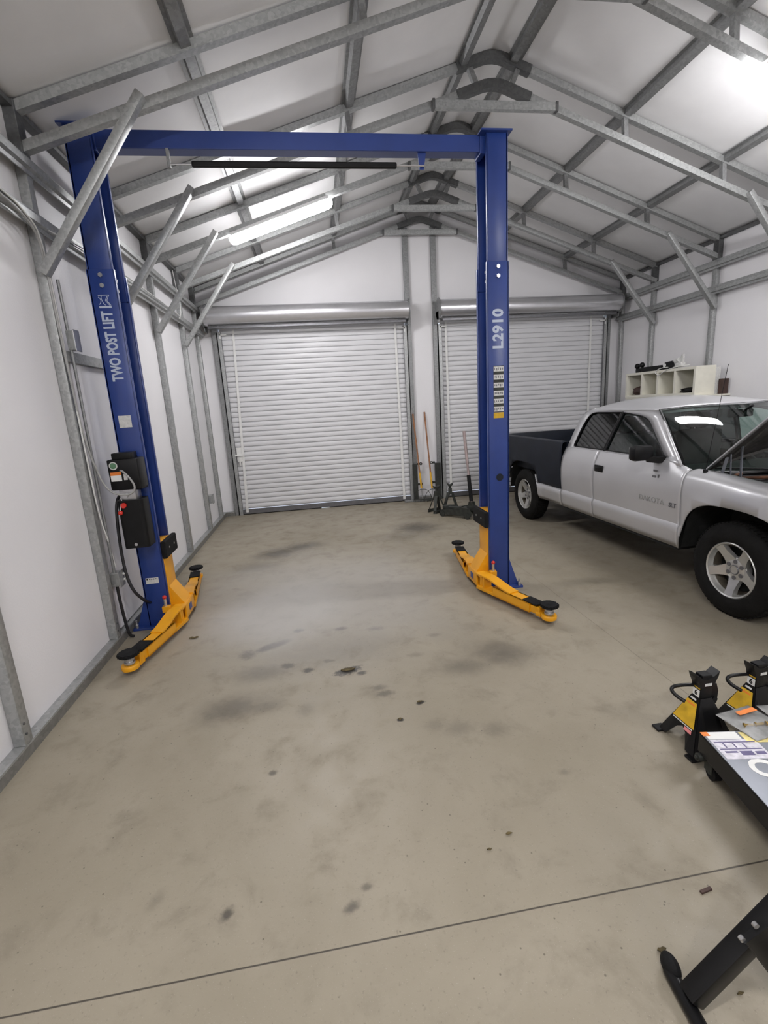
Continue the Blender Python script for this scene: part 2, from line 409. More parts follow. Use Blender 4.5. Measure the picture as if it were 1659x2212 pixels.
# base rails
def rail(name, x0, x1, y0, y1, h=.07):
    b = MB(); b.bb(x0, x1, y0, y1, 0, h-.012); o = S(b.build(name, M['rail']))
    b = MB(); b.bb(x0, x1, y0, y1, h-.012, h); b.build('rail_top', M['galv'], o, world=False)  # separate pale top, so only the sides carry the painted shade
rail('baseboard_left', WL, XL, YF, YB)
rail('baseboard_right', XR, WR, YF, YB)
rail('baseboard_back', 1.74, 2.14, YB-.02, WB)
rail('trim_1', WL, -1.49, YB, WB)
rail('trim_2', 5.37, WR, YB, WB)
b = MB(); b.bb(1.47, 2.0, YB-.14, YB-.075, 0, .035, .004); tag(b.build('steel_angle', M['galvd']), 'low steel angle lying on the floor between the two roll-up doors', 'steel bar')

# ------------------------------------------------------------------ steel frames
FR_Y = [(2.45, 2.53), (3.655, 3.76), (4.93, 5.02), (5.99, 6.20), (7.16, 7.40), (8.20, 8.22)]
where = ['nearest the camera, above the top of the picture', 'just in front of the lift, its ridge cut off above',
         'whose ridge and tie show just above the blue crossbeam', 'carrying the left ceiling light, ridge behind the crossbeam',
         'next to last, just before the gable wall', 'against the white gable wall over the doors']
def fy(i, x): a, b = FR_Y[i]; return a+(b-a)*(x-XL)/(XR-XL)
LOWZ = lambda x: 4.565-SL*abs(x-XC)+.03     # lower chord centre line
UPZ = lambda x: 4.785-SL*abs(x-XC)+.03      # upper chord centre line
def chord_pts(i, zf, x0, x1, n=1):
    return [Vector((x, fy(i, x), zf(x))) for x in [x0+(x1-x0)*k/n for k in range(n+1)]]
sq = lambda a, b: [(-a/2, -b/2), (a/2, -b/2), (a/2, b/2), (-a/2, b/2)]
for i in range(6):
    t = thing('roof_truss', 'galvanized roof truss '+where[i], 'roof truss', (XC, fy(i, XC), 4.56), group='roof trusses')
    for zf in (UPZ, LOWZ):
        for sgn, xe in ((-1, XL-.03), (1, XR+.03)):
            m = MB(); m.sweep([Vector((xe, fy(i, xe), zf(xe))), Vector((XC+sgn*.12, fy(i, XC), zf(XC+.12)))], sq(.058, .058))
            m.build('upper_chord' if zf is UPZ else 'lower_chord', M['galv'], t)
        m = MB()
        xs = [XC+d for d in (-.36, -.25, -.16, -.10, -.05, 0, .05, .10, .16, .25, .36)]
        pts = []
        for x in xs:
            d = abs(x-XC); z = zf(x) if d > .15 else zf(XC+.15)+SL*.15*(1-(d/.15)**2)*.62
            pts.append(Vector((x, fy(i, x), z)))
        m.sweep(pts, sq(.07, .075)); m.build('ridge_sleeve', M['galvx'], t)
    # tie across below the ridge
    m = MB(); yy = fy(i, XC)-.05
    m.beam((XC-.60, yy, 4.375), (XC+.60, yy, 4.375), .05, .07); m.build('ridge_tie', M['galv'], t)
    for s_ in (-1, 1):
        m = MB(); m.bb(XC+s_*.60-.012, XC+s_*.60+.012, yy-.03, yy+.028, 4.335, 4.415); m.build('tie_end_cap', M['galvx'], t)
    for xw, lean in ((XC-.25, .09), (XC+.25, -.09)):
        m = MB(); m.beam((xw, fy(i, xw), UPZ(xw)), (xw+lean, fy(i, xw), LOWZ(xw+lean)), .045, .045, up=(0, 1, 0)); m.build('web_strut', M['galvd'], t)
    for xw in (.55, 3.31, 4.45):
        m = MB(); m.beam((xw-.02, fy(i, xw), UPZ(xw)), (xw, fy(i, xw), LOWZ(xw)), .045, .045, up=(0, 1, 0)); m.build('web_strut', M['galvd'], t)
# purlins along the roof
pur = [(-.60, 'on the left slope, directly over the glowing ceiling light'), (.55, 'on the left slope, halfway up to the ridge'),
       (1.63, 'just left of the roof ridge'), (2.13, 'just right of the roof ridge'), (3.31, 'on the right slope, next down from the ridge pair'),
       (4.45, 'on the right slope, reaching the right edge of the picture')]
for x, wh in pur:
    m = MB(); sgn = -1 if x < XC else 1
    ang = math.atan(SL)*(-sgn)
    z = roof_z(x)-.017
    prof = [(-.068, 0), (-.042, 0), (-.032, -.04), (.032, -.04), (.042, 0), (.068, 0), (.068, .003), (-.068, .003)]
    m.prism(prof, FR((math.cos(ang), 0, -math.sin(ang)*-1), (math.sin(ang)*-1, 0, math.cos(ang)), (0, -1, 0), (x, YB, z)), YB-YF)
    tag(m.build('roof_purlin', M['galvd']), 'long galvanized roof purlin '+wh, 'purlin', 'roof purlins')
for x, sd in ((XL-.03, 'left'), (XR+.03, 'right')):
    m = MB(); m.bb(x-.03, x+.03, YF, YB, roof_z(x)-.05, roof_z(x)-.02); S(m.build('trim_%d' % (5 if x < 0 else 6), M['galvx']))
# wall posts
lab_l = ['at the left edge of the picture', 'left of the blue lift post, with cables running down it', 'hidden behind the left blue lift post',
         'right of the left lift post, first of the bare ones', 'on the left wall, next before the back corner', 'on the left wall in the back corner by the roll-up door']
for i in range(6):
    y = (2.45, 3.655, 4.93, 5.99, 7.16, 8.03)[i]
    p = thing('wall_post', 'galvanized square wall post '+lab_l[i], 'wall post', (XL, y, .07), group='left wall posts')
    m = MB(); m.bb(XL-.06, XL, y-.033, y+.033, .07, roof_z(XL)-.07, .004); m.build('post_tube', M['galv'], p, smooth=30)
    m = MB(); m.bb(XL-.07, XL+.008, y-.045, y+.045, LOWZ(XL)-.05, UPZ(XL)+.03, .004); m.build('eave_sleeve', M['galvx'], p)
    if i < 2:
        for z in (.13, .19):
            m = MB(); m.cyl((XL-.002, y-.012, z), (XL+.006, y-.012, z), .007, seg=6); m.build('bolt', M['galvx'], p)
lab_r = ['on the right wall, cut off by the picture edge', 'behind the far end of the white cubby unit', 'behind the near end of the white cubby unit', 'in the right back corner']
for k, y in enumerate((5.02, 7.42, 6.21, 8.22)):
    p = thing('wall_post', 'galvanized square wall post '+lab_r[k], 'wall post', (XR, y, .07), group='right wall posts')
    m = MB(); m.bb(XR, XR+.06, y-.033, y+.033, .07, roof_z(XR)-.07, .004); m.build('post_tube', M['galv'], p, smooth=30)
    m = MB(); m.bb(XR-.008, XR+.07, y-.045, y+.045, LOWZ(XR)-.05, UPZ(XR)+.03, .004); m.build('eave_sleeve', M['galvx'], p)
# knee braces
kl = ['at the very top left corner of the picture', 'crossing in front of the left blue lift post', 'on the left wall, first one right of the blue post', 'third on the left wall', 'last on the left wall, over the roll-up door corner']
for k, i in enumerate((0, 1, 2, 3, 4)):
    y = fy(i, XL)-.055
    m = MB(); m.beam((XL-.0, y, 2.66), (-.89, y+.005, LOWZ(-.89)+.03), .055, .065, up=(0, 1, 0), bev=.004)
    tag(m.build('knee_brace', M['galv'], smooth=30), 'slanting galvanized knee brace '+kl[k], 'knee brace', 'left knee braces')
kr = ['at the right edge over the pickup', 'on the right wall above the near end of the cubby shelf', 'on the right wall beside the roll-up door corner']
for k, i in enumerate((2, 3, 4)):
    y = fy(i, XR)-.055
    m = MB(); m.beam((XR, y, 2.74), (4.73, y, LOWZ(4.73)+.02), .055, .065, up=(0, 1, 0), bev=.004)
    tag(m.build('knee_brace', M['galv'], smooth=30), 'slanting galvanized knee brace '+kr[k], 'knee brace', 'right knee braces')
# horizontal girts (hat channels)
for side, x, sg in (('left', XL, 1), ('right', XR, -1)):
    for z, nm in ((2.975, 'lower'), (3.30, 'upper')):
        m = MB()
        prof = [(-.055, 0), (-.055, .008), (-.03, .010), (-.022, .034), (.022, .034), (.03, .010), (.055, .008), (.055, 0)]
        m.prism([(q*1, p_) for p_, q in prof], FR((sg, 0, 0), (0, 0, 1), (0, -sg, 0), (x, YB if sg > 0 else YF, z)), YB-YF)
        tag(m.build('wall_girt', M['galv']), '%s horizontal galvanized girt along the %s wall' % (nm, side), 'girt', side+' wall girts')
# gable studs between the doors and jamb posts
for x0, x1, lb in ((1.66, 1.745, 'left of the two standing between the roll-up doors'), (2.125, 2.21, 'right of the two standing between the roll-up doors')):
    m = MB(); m.bb(x0, x1, YB, WB-.004, .0, LOWZ(x0)-.02, .004)
    tag(m.build('gable_stud', M['galvd']), 'tall galvanized gable stud, '+lb, 'wall stud', 'gable studs')
for k, (x0, x1) in enumerate(((-1.50, -1.415), (5.29, 5.375))):
    m = MB(); m.bb(x0, x1, YB, WB-.004, 0, 3.3, .004); S(m.build('trim_%d' % (k+3), M['galvd']))
# walk door in the left wall behind the lift post
d = MB(); d.bb(WL, WL+.022, 3.80, 4.72, .08, 2.13, .003); dr = S(d.build('door_3', M['wall']))
m = MB(); m.bb(WL, XL-.004, 3.69, 4.86, 2.13, 2.20); m.build('door_header', M['galv'], dr, world=False)
m = MB(); m.bb(WL, XL-.006, 4.72, 4.78, .07, 2.13); m.build('door_jamb', M['galvd'], dr, world=False)

# ------------------------------------------------------------------ roll-up doors
def rollup(name, x0, x1, hx0, hx1, straps, latch):
    e = thing(name, None, None, ((x0+x1)/2, YB+.03, 0), kind='structure')
    y = YB+.035; p = .0815; n = int(3.0/p)
    prof = []
    for k in range(n+1):
        z = .10+k*p
        prof += [(z, -.001), (z+.005, .020), (z+.013, .020), (z+.018, -.002), (z+p*.5, -.007), (z+p*.8, -.005)]
    prof = [q for q in prof if q[0] < 3.08]
    m = MB(); m.grid([[(x, y+d_, z) for z, d_ in prof] for x in (x0+.01, x1-.01)]); m.build('curtain', M['door'], e, smooth=50)
    m = MB(); m.bb(x0+.02, x1-.02, y-.022, y+.012, .012, .095, .004); m.build('bottom_bar', M['doorbar'], e)
    for xa, xb in ((x0+.02, -.01), (.13, x1-.02)) if latch else ((x0+.02, x1-.02),):
        m = MB(); m.bb(xa, xb, y-.014, y+.006, 0, .014); m.build('rubber_seal', M['rubber'], e)
    for xa, sg in ((x0, 1), (x1, -1)):
        m = MB(); m.bb(xa-sg*.035, xa+sg*.035, y-.05, y-.028, 0, 3.0); m.bb(xa-sg*.035, xa-sg*.02, y-.05, y+.03, 0, 3.0); m.build('guide_track', M['galv'], e)
        m = MB(); m.bb(xa+sg*.034, xa+sg*.040, y-.052, y-.026, 0, 3.0); m.build('guide_lip', M['doorbar'], e)
    # coiled curtain
    zc, yc, r = 3.215, YB-.15, .145
    m = MB()
    prof = [(r*math.cos(a), r*math.sin(a)) for a in [2*PI*k/40 for k in range(40)]]
    m.sweep([Vector((hx0, yc, zc)), Vector((hx1, yc, zc))], prof); m.build('curtain_roll', M['roll'], e, smooth=40)
    for hx in (hx0-.012, hx1):
        m = MB(); m.cyl((hx, yc, zc), (hx+.012, yc, zc), r+.025, seg=40); m.bb(hx, hx+.012, yc-.02, YB+.05, zc-.22, zc-.03); m.build('drum_plate', M['galvd'], e, smooth=30)
    m = MB(); m.beam((hx0+.05, yc-.03, zc-r-.03), (hx1-.05, yc-.03, zc-r-.03), .05, .03); m.build('top_seal_bar', M['doorbar'], e)
    for xt, xb in straps:
        m = MB(); m.grid([[(xt-.018, y-.024, 3.04), (xt+.018, y-.024, 3.04)], [(xb-.022, y-.026, .04), (xb+.022, y-.026, .04)]]); m.build('pull_strap', M['white'], e)
    for bx, sg in ((x0+.03, -1), (x1-.03, 1)):
        m = MB(); m.beam((bx-sg*.09, y-.045, 2.96), (bx+sg*.02, y-.045, 2.96), .02, .02); m.beam((bx+sg*.01, y-.045, 2.90), (bx+sg*.01, y-.045, 3.0), .02, .02); m.build('stop_clip', M['white'], e)
    if latch:
        m = MB(); m.bb(x0+.05, x0+.13, y-.035, y-.015, .92, 1.16, .003); m.cyl((x0+.02, y-.05, 1.03), (x0+.16, y-.05, 1.03), .012); m.bb(x0+.08, x0+.10, y-.06, y-.03, .86, 1.0); m.build('slide_latch', M['white'], e)
    return e
rollup('door_1', D1[0], D1[1], -1.56, 1.665, [(-1.165, -1.285), (1.47, 1.487)], True)
rollup('door_2', D2[0], D2[1], 2.19, 5.40, [(2.345, 2.365), (5.0, 5.0)], False)

# ------------------------------------------------------------------ ceiling lights
def ceiling_light(x0, i, label, y=None):
    x1 = x0+1.22; xm = (x0+x1)/2; y = fy(i, xm) if y is None else y; sgn = -1 if xm < XC else 1
    zf = lambda x: LOWZ(x)-.04
    t = thing('ceiling_light', label, 'ceiling light', (xm, y, zf(xm)), group='wraparound ceiling lights')
    dx = (Vector((x1, 0, zf(x1)))-Vector((x0, 0, zf(x0)))).normalized(); dy = Vector((0, 1, 0)); dz = dx.cross(dy)
    m4 = FR(dy, dz, dx, (x0, y, zf(x0)))
    L = 1.24
    m = MB(); m.prism([(-.087, .01), (.087, .01), (.087, -.022), (-.087, -.022)], m4 @ Matrix.Translation((0, 0, .03)), L-.06); m.build('housing', M['lamp_body'], t)
    prof = [(-.088, -.004)]+[(-.088*math.cos(a), -.02-.055*math.sin(a)) for a in [PI*k/10 for k in range(11)]]+[(.088, -.004)]
    m = MB()
    nz = [(0, .45), (.012, .72), (.03, .90), (.06, 1.0), (L-.06, 1.0), (L-.03, .90), (L-.012, .72), (L, .45)]
    rings = [[m.bm.verts.new(m4 @ Vector((x*k, -.03+(z+.012)*k, zz))) for x, z in prof] for zz, k in nz]
    n_ = len(prof)
    for a_, b_ in zip(rings[:-1], rings[1:]):
        for j in range(n_): m.bm.faces.new((a_[j], a_[(j+1) % n_], b_[(j+1) % n_], b_[j]))
    m.bm.faces.new(list(reversed(rings[0]))); m.bm.faces.new(rings[-1])
    m.build('diffuser', M['lamp'], t, smooth=50)
ceiling_light(-.775, 3, 'glowing wraparound ceiling light under the left roof slope')
ceiling_light(3.50, 1, 'glowing ceiling light cut off at the right edge of the picture')
ceiling_light(-.80, 0, 'wraparound ceiling light above the camera on the left slope', .05)
ceiling_light(3.50, 0, 'wraparound ceiling light behind the camera on the right slope', -1.2)
ceiling_light(-.80, 0, 'wraparound ceiling light behind the camera on the left slope', -1.8)
# ------------------------------------------------------------------ two-post lift
LX = .065                                       # lift centre line
lift = thing('two_post_lift', 'blue two-post car lift with yellow swing arms and an overhead crossbeam', 'car lift', (LX, 4.05, 0))
def post(sg):
    """sg=+1 right post, -1 left post; C section open to the lift centre"""
    def X(x): return LX+sg*(x-LX)
    def plates(m, x_in, x_out, yf, yb, z0, z1, t=.012, lip=.03):
        m.bb(X(x_out-t), X(x_out), yf, yb, z0, z1)
        m.bb(X(x_in), X(x_out), yf, yf+t, z0, z1, .005); m.bb(X(x_in), X(x_out), yb-t, yb, z0, z1, .005)
        m.bb(X(x_in), X(x_in+t), yf, yf+lip, z0, z1, .004); m.bb(X(x_in), X(x_in+t), yb-lip, yb, z0, z1, .004)
    m = MB(); plates(m, 1.470, 1.640, 3.937, 4.183, 2.6, 3.67)
    p = m.build('post', M['blue'], lift, smooth=30)
    m = MB(); plates(m, 1.460, 1.648, 3.930, 4.190, .012, 2.775); m.build('lower_column', M['blue'], p, smooth=30)
    m = MB(); m.bb(X(1.42), X(1.665), 3.905, 4.215, 3.67, 3.682); m.build('cap_plate', M['blue'], p)
    m = MB()
    m.bb(X(1.40), X(1.765), 3.885, 4.235, 0, .02, .003)
    # side gussets
    for y in (3.94, 4.17): m.prism([(0, 0), (.09, 0), (0, .26)], FR((sg, 0, 0), (0, 0, 1), (0, -1, 0) if sg > 0 else (0, 1, 0), (X(1.648), y+.006*(1 if sg > 0 else -1), .02)), .012)
    m.build('base_plate', M['blue'], p)
    for x in (1.43, 1.735):
        for y in (3.905, 4.215):
            m = MB(); m.cyl((X(x), y, .02), (X(x), y, .05), .013, seg=6); m.cyl((X(x), y, .045), (X(x), y, .085), .008, seg=8); m.build('anchor_bolt', M['steel'], p)
    for z in (2.735, 2.665):
        for a, b, r in (((1.555, 3.930, z), (1.555, 3.918, z), .016), ((1.648, 4.06, z), (1.662, 4.06, z), .014), ((1.478, 3.98, z-.03), (1.466, 3.98, z-.03), .012)):
            m = MB(); m.cyl((X(a[0]), a[1], a[2]), (X(b[0]), b[1], b[2]), r, seg=6); m.build('splice_bolt', M['steel'], p, smooth=30)
    return p, X
FT = lambda x, z: FR((0, 0, 1), (-1, 0, 0), (0, -1, 0), (x, 3.9292, z))     # vertical lettering on the front face
FH = lambda x, z, y=3.9292: FR((1, 0, 0), (0, 0, 1), (0, -1, 0), (x, y, z))
pL, XLf = post(-1); pR, XRf = post(1)
m = MB(); m.text('TWO POST LIFT', .104, FT(-1.424, 2.245), bold=.0040, sx=.655); m.build('lettering', M['letter'], pL)['label'] = 'pale lettering reading TWO POST LIFT'
m = MB(); m.text('L2910', .122, FT(1.556, 2.262), bold=.0042, sx=.98, space=1.06); m.build('lettering', M['letter'], pR)['label'] = 'pale lettering reading L2910'
# emblem above the lettering: crossed outline strokes over a small bar
m = MB(); ex, ez = -1.430, 2.552
def stroke(pts, w=.004):
    for a, b in zip(pts[:-1], pts[1:]): m.beam((ex+a[0], 3.9285, ez+a[1]), (ex+b[0], 3.9285, ez+b[1]), w, .0012, up=(0, 1, 0))
stroke([(-.036, .048), (.038, .048), (.018, .012), (.042, -.022)]); stroke([(.026, .042), (.008, .012), (.034, -.022)])
stroke([(-.036, .036), (-.026, .026), (-.021, .012), (-.026, -.004), (-.036, -.014)]); stroke([(-.014, .044), (-.018, .03), (-.014, .012), (-.006, -.01), (.006, -.02)])
stroke([(-.040, -.032), (.044, -.032)], .014)
m.build('emblem', M['letter'], pL)
# data plate, warning labels
m = MB(); m.bb(-1.475, -1.385, 3.9275, 3.9295, 1.655, 1.745); lp = m.build('data_plate', M['sticker'], pL); lp['label'] = 'pale square data plate'
m = MB(); m.bb(-1.485, -1.385, 3.9275, 3.9295, .385, .435); m.build('warning_label', M['sticker'], pL)['label'] = 'pale warning label near the foot'
m = MB()
for k in range(4): m.bb(-1.458+k*.016, -1.448+k*.016, 3.9268, 3.9278, .420, .428)
m.bb(-1.478, -1.468, 3.9268, 3.9278, .418, .430); m.build('label_print', M['black'], pL)
for k in range(6):
    z = 1.948-k*.0655
    m = MB(); m.bb(1.512, 1.599, 3.9275, 3.9296, z-.020, z+.020); m.build('safety_decal', M['sticker'], pR)
m = MB(); m.bb(1.510, 1.600, 3.928, 3.9297, 1.595, 1.975); m.build('decal_backing', M['jack'], pR)
m = MB(); m.bb(1.510, 1.600, 3.9275, 3.9295, 1.545, 1.592); m.build('caution_decal', M['labely'], pR)['label'] = 'yellow caution decal'
m = MB()
for k in range(6):
    z = 1.948-k*.0655
    for j in range(5):
        x = 1.518+.016*j+random.uniform(-.003, .003); m.bb(x, x+.006+.005*random.random(), 3.9268, 3.9278, z-.012+.008*random.random(), z+.012-.006*random.random())
m.build('decal_pictogram', M['doorbar'], pR)
m = MB(); m.cyl((1.562, 3.93, 1.035), (1.562, 3.927, 1.035), .032, seg=24); m.build('hole_plug', M['navy'], pR)
# crossbeam and padded shut-off bar
m = MB(); m.bb(XLf(1.50), XRf(1.50), 3.995, 4.105, 3.566, 3.682, .006); cb = m.build('crossbeam', M['blue'], lift)
for s_ in (-1, 1):
    m = MB(); m.bb(LX+s_*1.385-.012, LX+s_*1.385+.03*s_, 3.985, 4.115, 3.55, 3.70, .004); m.build('end_bracket', M['blue'], cb)
m = MB(); m.beam((-.71, 4.0, 3.470), (.785, 4.0, 3.470), .035, .042, bev=.012); sb = m.build('shutoff_bar', M['black'], lift); sb['label'] = 'black foam padded shut-off bar'
m = MB(); m.cyl((-.86, 4.0, 3.470), (1.0, 4.0, 3.470), .006, seg=8); m.build('bar_rod', M['steel'], sb)
m = MB(); m.bb(-.875, -.855, 3.99, 4.03, 3.45, 3.57, .003); m.build('bar_bracket', M['galvd'], sb)
m = MB(); m.prism([(.955, 3.57), (1.02, 3.57), (1.0, 3.455), (.965, 3.455)], FR((1, 0, 0), (0, 0, 1), (0, -1, 0), (0, 4.03, 0)), .01); m.build('bar_bracket', M['blue'], sb)
# carriages and arms
def carriage(sg, X):
    m = MB()
    m.bb(X(1.452), X(1.60), 3.955, 4.165, .10, .73, .004)
    # flared foot leaning to the centre
    prof = [(1.452, .335), (1.352, .175), (1.352, .06), (1.50, .06), (1.50, .335)]
    m.prism([(X(a), b) for a, b in prof], FR((1, 0, 0), (0, 0, 1), (0, -1, 0), (0, 4.155, 0)), .19)
    m.bb(X(1.338), X(1.45), 3.85, 4.235, .045, .06, .003); m.bb(X(1.338), X(1.46), 3.84, 4.24, .155, .172, .004)
    m.bb(X(1.334), X(1.352), 3.93, 4.18, .05, .165, .003)
    c = m.build('carriage', M['yellow'], lift, smooth=30)
    m = MB(); m.bb(X(1.412), X(1.450), 3.905, 4.225, .590, .735, .01); m.build('door_guard_pad', M['rubber'], c)
    for y in (4.0, 4.13):
        m = MB(); m.cyl((X(1.412), y, .665), (X(1.408), y, .665), .009, seg=10); m.build('pad_bolt', M['steel'], c)
    m = MB(); m.bb(X(1.330), X(1.336), 4.015, 4.085, .085, .14); m.build('maker_label', M['blue'], c)
    for y in (3.895, 4.20):
        m = MB(); m.cyl((X(1.385), y, .045), (X(1.385), y, .185), .030, seg=20); m.build('pivot_pin', M['yellow'], c, smooth=30)
        m = MB(); m.cyl((X(1.475), y-.02, .17), (X(1.475), y-.02, .265), .010, seg=10); m.bb(X(1.44), X(1.50), y-.045, y+.0, .15, .20, .003); m.build('arm_lock_pin', M['yellow'], c)
        m = MB(); m.cyl((X(1.475), y-.02, .20), (X(1.475), y-.02, .262), .012, seg=10); m.build('pin_spring', M['steel'], c)
        m = MB(); m.sph((X(1.475), y-.02, .275), .017); m.build('pin_knob', M['red'], c, smooth=60)
def arm(p0, p1, lab):
    """swing arm from its pivot to the pad, built along its own direction"""
    p0 = Vector((*p0, 0)); p1 = Vector((*p1, 0)); d = (p1-p0); L = d.length; d.normalize(); n = Vector((-d.y, d.x, 0)); z = Vector((0, 0, 1))
    F = FR(d, n, z, p0)                          # local x along the arm
    m = MB(); W, z0, z1 = .05, .042, .122
    t = .010
    x0, x1 = .26*L, .80*L
    m.box(((x0+x1)/2, W-t/2, (z0+z1)/2), (x1-x0, t, z1-z0), F); m.box(((x0+x1)/2, -W+t/2, (z0+z1)/2), (x1-x0, t, z1-z0), F)
    m.box(((x0+x1)/2, 0, z1-t/2), (x1-x0, 2*W, t), F); m.box(((x0+x1)/2, 0, z0+t/2), (x1-x0, 2*W, t), F)
    m.box((.13*L, 0, z0+.012), (.30*L, 2*W, .024), F)
    a = m.build('swing_arm', M['yellow'], lift, smooth=30); a['label'] = lab
    # hump plate from the pivot over onto the tube
    m = MB(); pts = []
    for k in range(15):
        u = k/14; x = -.03+u*.56*L
        h = .178 if u < .25 else .178-(.178-.126)*(.5-.5*math.cos(PI*(u-.25)/.75))
        pts.append(F @ Vector((x, 0, h)))
    m.sweep(pts, [(-.048, -.006), (.048, -.006), (.048, .006), (-.048, .006)]); m.build('hump_plate', M['yellow'], a, smooth=30)
    m = MB(); m.box((.075, 0, .11), (.012, .085, .13), F); m.build('gusset', M['yellow'], a)
    m = MB(); m.box(((.70*L+L-.085)/2, 0, z1+.004), (L-.085-.70*L, 2*W-.006, .010), F, .003); m.build('grip_cover', M['rubber'], a)
    m = MB(); m.box(((.78*L+L-.06)/2, 0, .078), (L-.06-.78*L, .078, .06), F, .004); m.build('extension', M['yellow'], a)
    m = MB()
    m.lathe([(.030, .038), (.056, .038), (.058, .045), (.058, .066), (.054, .072), (.030, .072)], FR(d, n, z, p1), 28, closed=True)
    m.box((L-.075, 0, .055), (.05, .085, .034), F, .004); m.build('pad_fork', M['yellow'], a, smooth=40)
    m = MB(); m.cyl((p1.x, p1.y, .03), (p1.x, p1.y, .135), .025, seg=16); m.cyl((p1.x, p1.y, .078), (p1.x, p1.y, .092), .036, seg=18); m.cyl((p1.x, p1.y, .105), (p1.x, p1.y, .118), .034, seg=18); m.build('pad_screw', M['steel'], a, smooth=30)
    m = MB(); prof = [(0, .130), (.048, .130), (.064, .136), (.066, .150), (.062, .160), (.045, .156), (.015, .160), (0, .160)]
    m.lathe(prof, FR((1, 0, 0), (0, 1, 0), (0, 0, 1), (p1.x, p1.y, 0)), 30)
    for k in range(18):
        an = 2*PI*k/18; m.box((p1.x+.065*math.cos(an), p1.y+.065*math.sin(an), .148), (.010, .010, .018), None)
    m.build('lift_pad', M['rubber'], a, smooth=40)
carriage(1, XRf); carriage(-1, XLf)
arm((1.372, 3.895), (1.648, 3.165), 'front arm of the right post'); arm((1.382, 4.20), (1.482, 4.985), 'rear arm of the right post')
arm((-1.242, 3.895), (-1.402, 3.19), 'front arm of the left post'); arm((-1.252, 4.20), (-1.378, 5.02), 'rear arm of the left post')
# hydraulic power unit on the left post
m = MB(); m.bb(-1.545, -1.330, 3.745, 3.915, 1.20, 1.43, .012); m.bb(-1.515, -1.375, 3.77, 3.90, 1.42, 1.475, .008); pu = m.build('power_unit', M['black'], lift, smooth=30); pu['label'] = 'black hydraulic power unit'
m = MB(); m.bb(-1.500, -1.345, 3.80, 3.93, 1.19, 1.32, .004); m.build('mounting_bracket', M['navy'], pu)
m = MB(); m.bb(-1.500, -1.385, 3.765, 3.885, 1.115, 1.205, .004); m.cyl((-1.455, 3.765, 1.155), (-1.455, 3.745, 1.155), .018); m.build('pump_block', M['steel'], pu, smooth=30)
m = MB()
prof = []
for cx, cy, a0 in ((.062, .055, 0), (-.062, .055, 90), (-.062, -.055, 180), (.062, -.055, 270)):
    for k in range(5):
        a = R(a0+22.5*k); prof.append((cx+.03*math.cos(a), cy+.03*math.sin(a)))
m.prism(prof, FR((1, 0, 0), (0, 1, 0), (0, 0, 1), (-1.435, 3.83, .745)), .375); m.build('oil_tank', M['black'], pu, smooth=40)
m = MB(); m.cyl((-1.435, 3.745, .775), (-1.435, 3.738, .775), .012); m.build('drain_plug', M['steel'], pu)
m = MB(); m.cyl((-1.500, 3.745, 1.385), (-1.500, 3.738, 1.385), .022); m.build('switch_button', M['greenl'], pu)
m = MB(); m.cyl((-1.500, 3.746, 1.385), (-1.500, 3.741, 1.385), .029, seg=24); m.build('button_ring', M['sticker'], pu)
m = MB(); m.bb(-1.530, -1.455, 3.7425, 3.7455, 1.270, 1.325); m.build('unit_label', M['white'], pu)
m = MB(); m.bb(-1.530, -1.455, 3.7420, 3.7455, 1.313, 1.338); m.build('unit_label_stripe', M['orange'], pu)
m = MB(); m.bb(-1.440, -1.415, 3.7425, 3.7455, 1.275, 1.32); m.build('small_tag', M['sticker'], pu)
m = MB(); m.cyl((-1.475, 3.75, 1.085), (-1.475, 3.73, 1.085), .020); m.build('valve_knob', M['red'], pu)
m = MB(); m.sph((-1.505, 3.735, 1.03), .018); m.build('lever_knob', M['red'], pu, smooth=60)
m = MB(); m.cyl((-1.490, 3.76, 1.13), (-1.505, 3.735, 1.045), .005, seg=8); m.build('release_lever', M['steel'], pu)
m = MB(); m.tube([(-1.455, 3.74, 1.345), (-1.425, 3.70, 1.345), (-1.375, 3.68, 1.29), (-1.355, 3.685, 1.225), (-1.385, 3.69, 1.18), (-1.45, 3.70, 1.17), (-1.525, 3.70, 1.20), (-1.575, 3.70, 1.28), (-1.60, 3.70, 1.38)], .007, smooth=6); m.build('power_cord', M['cable'], pu, smooth=60)
m = MB(); m.tube([(-1.49, 3.86, 1.15), (-1.545, 3.87, 1.14), (-1.575, 3.86, 1.06), (-1.585, 3.84, .90), (-1.585, 3.82, .70), (-1.57, 3.80, .52), (-1.535, 3.80, .38), (-1.49, 3.86, .27), (-1.48, 3.96, .21)], .012, smooth=7); m.build('hydraulic_hose', M['darkcable'], pu, smooth=60)

# ------------------------------------------------------------------ wiring on the left wall
m = MB(); m.tube([(XL+.012, 3.735, 2.66), (XL+.012, 3.74, 2.35), (XL+.012, 3.74, .56)], .011); tag(m.build('metal_conduit', M['galvd'], smooth=60), 'thin metal conduit running down beside the wall post left of the lift', 'conduit')
m = MB(); m.tube([(XL+.012, 3.745, .46), (XL+.014, 3.745, .30), (XL+.03, 3.75, .06), (XL+.05, 3.78, .01)], .012, smooth=4); tag(m.build('black_conduit', M['darkcable'], smooth=60), 'short dark conduit from the low outlet box down to the floor', 'conduit')
e = thing('junction_box', 'metal switch box at eye level on the wall post left of the blue lift post', 'electrical box', (XL+.03, 3.765, 2.27))
m = MB(); m.bb(XL-.0, XL+.05, 3.725, 3.80, 2.205, 2.335, .004); m.build('box_body', M['galv'], e)
m = MB(); m.bb(XL+.05, XL+.056, 3.718, 3.807, 2.198, 2.342, .004); m.build('cover_plate', M['steel'], e)
e = thing('outlet_box', 'small grey outlet box low on the wall left of the lift base', 'electrical box', (XL+.03, 3.77, .51))
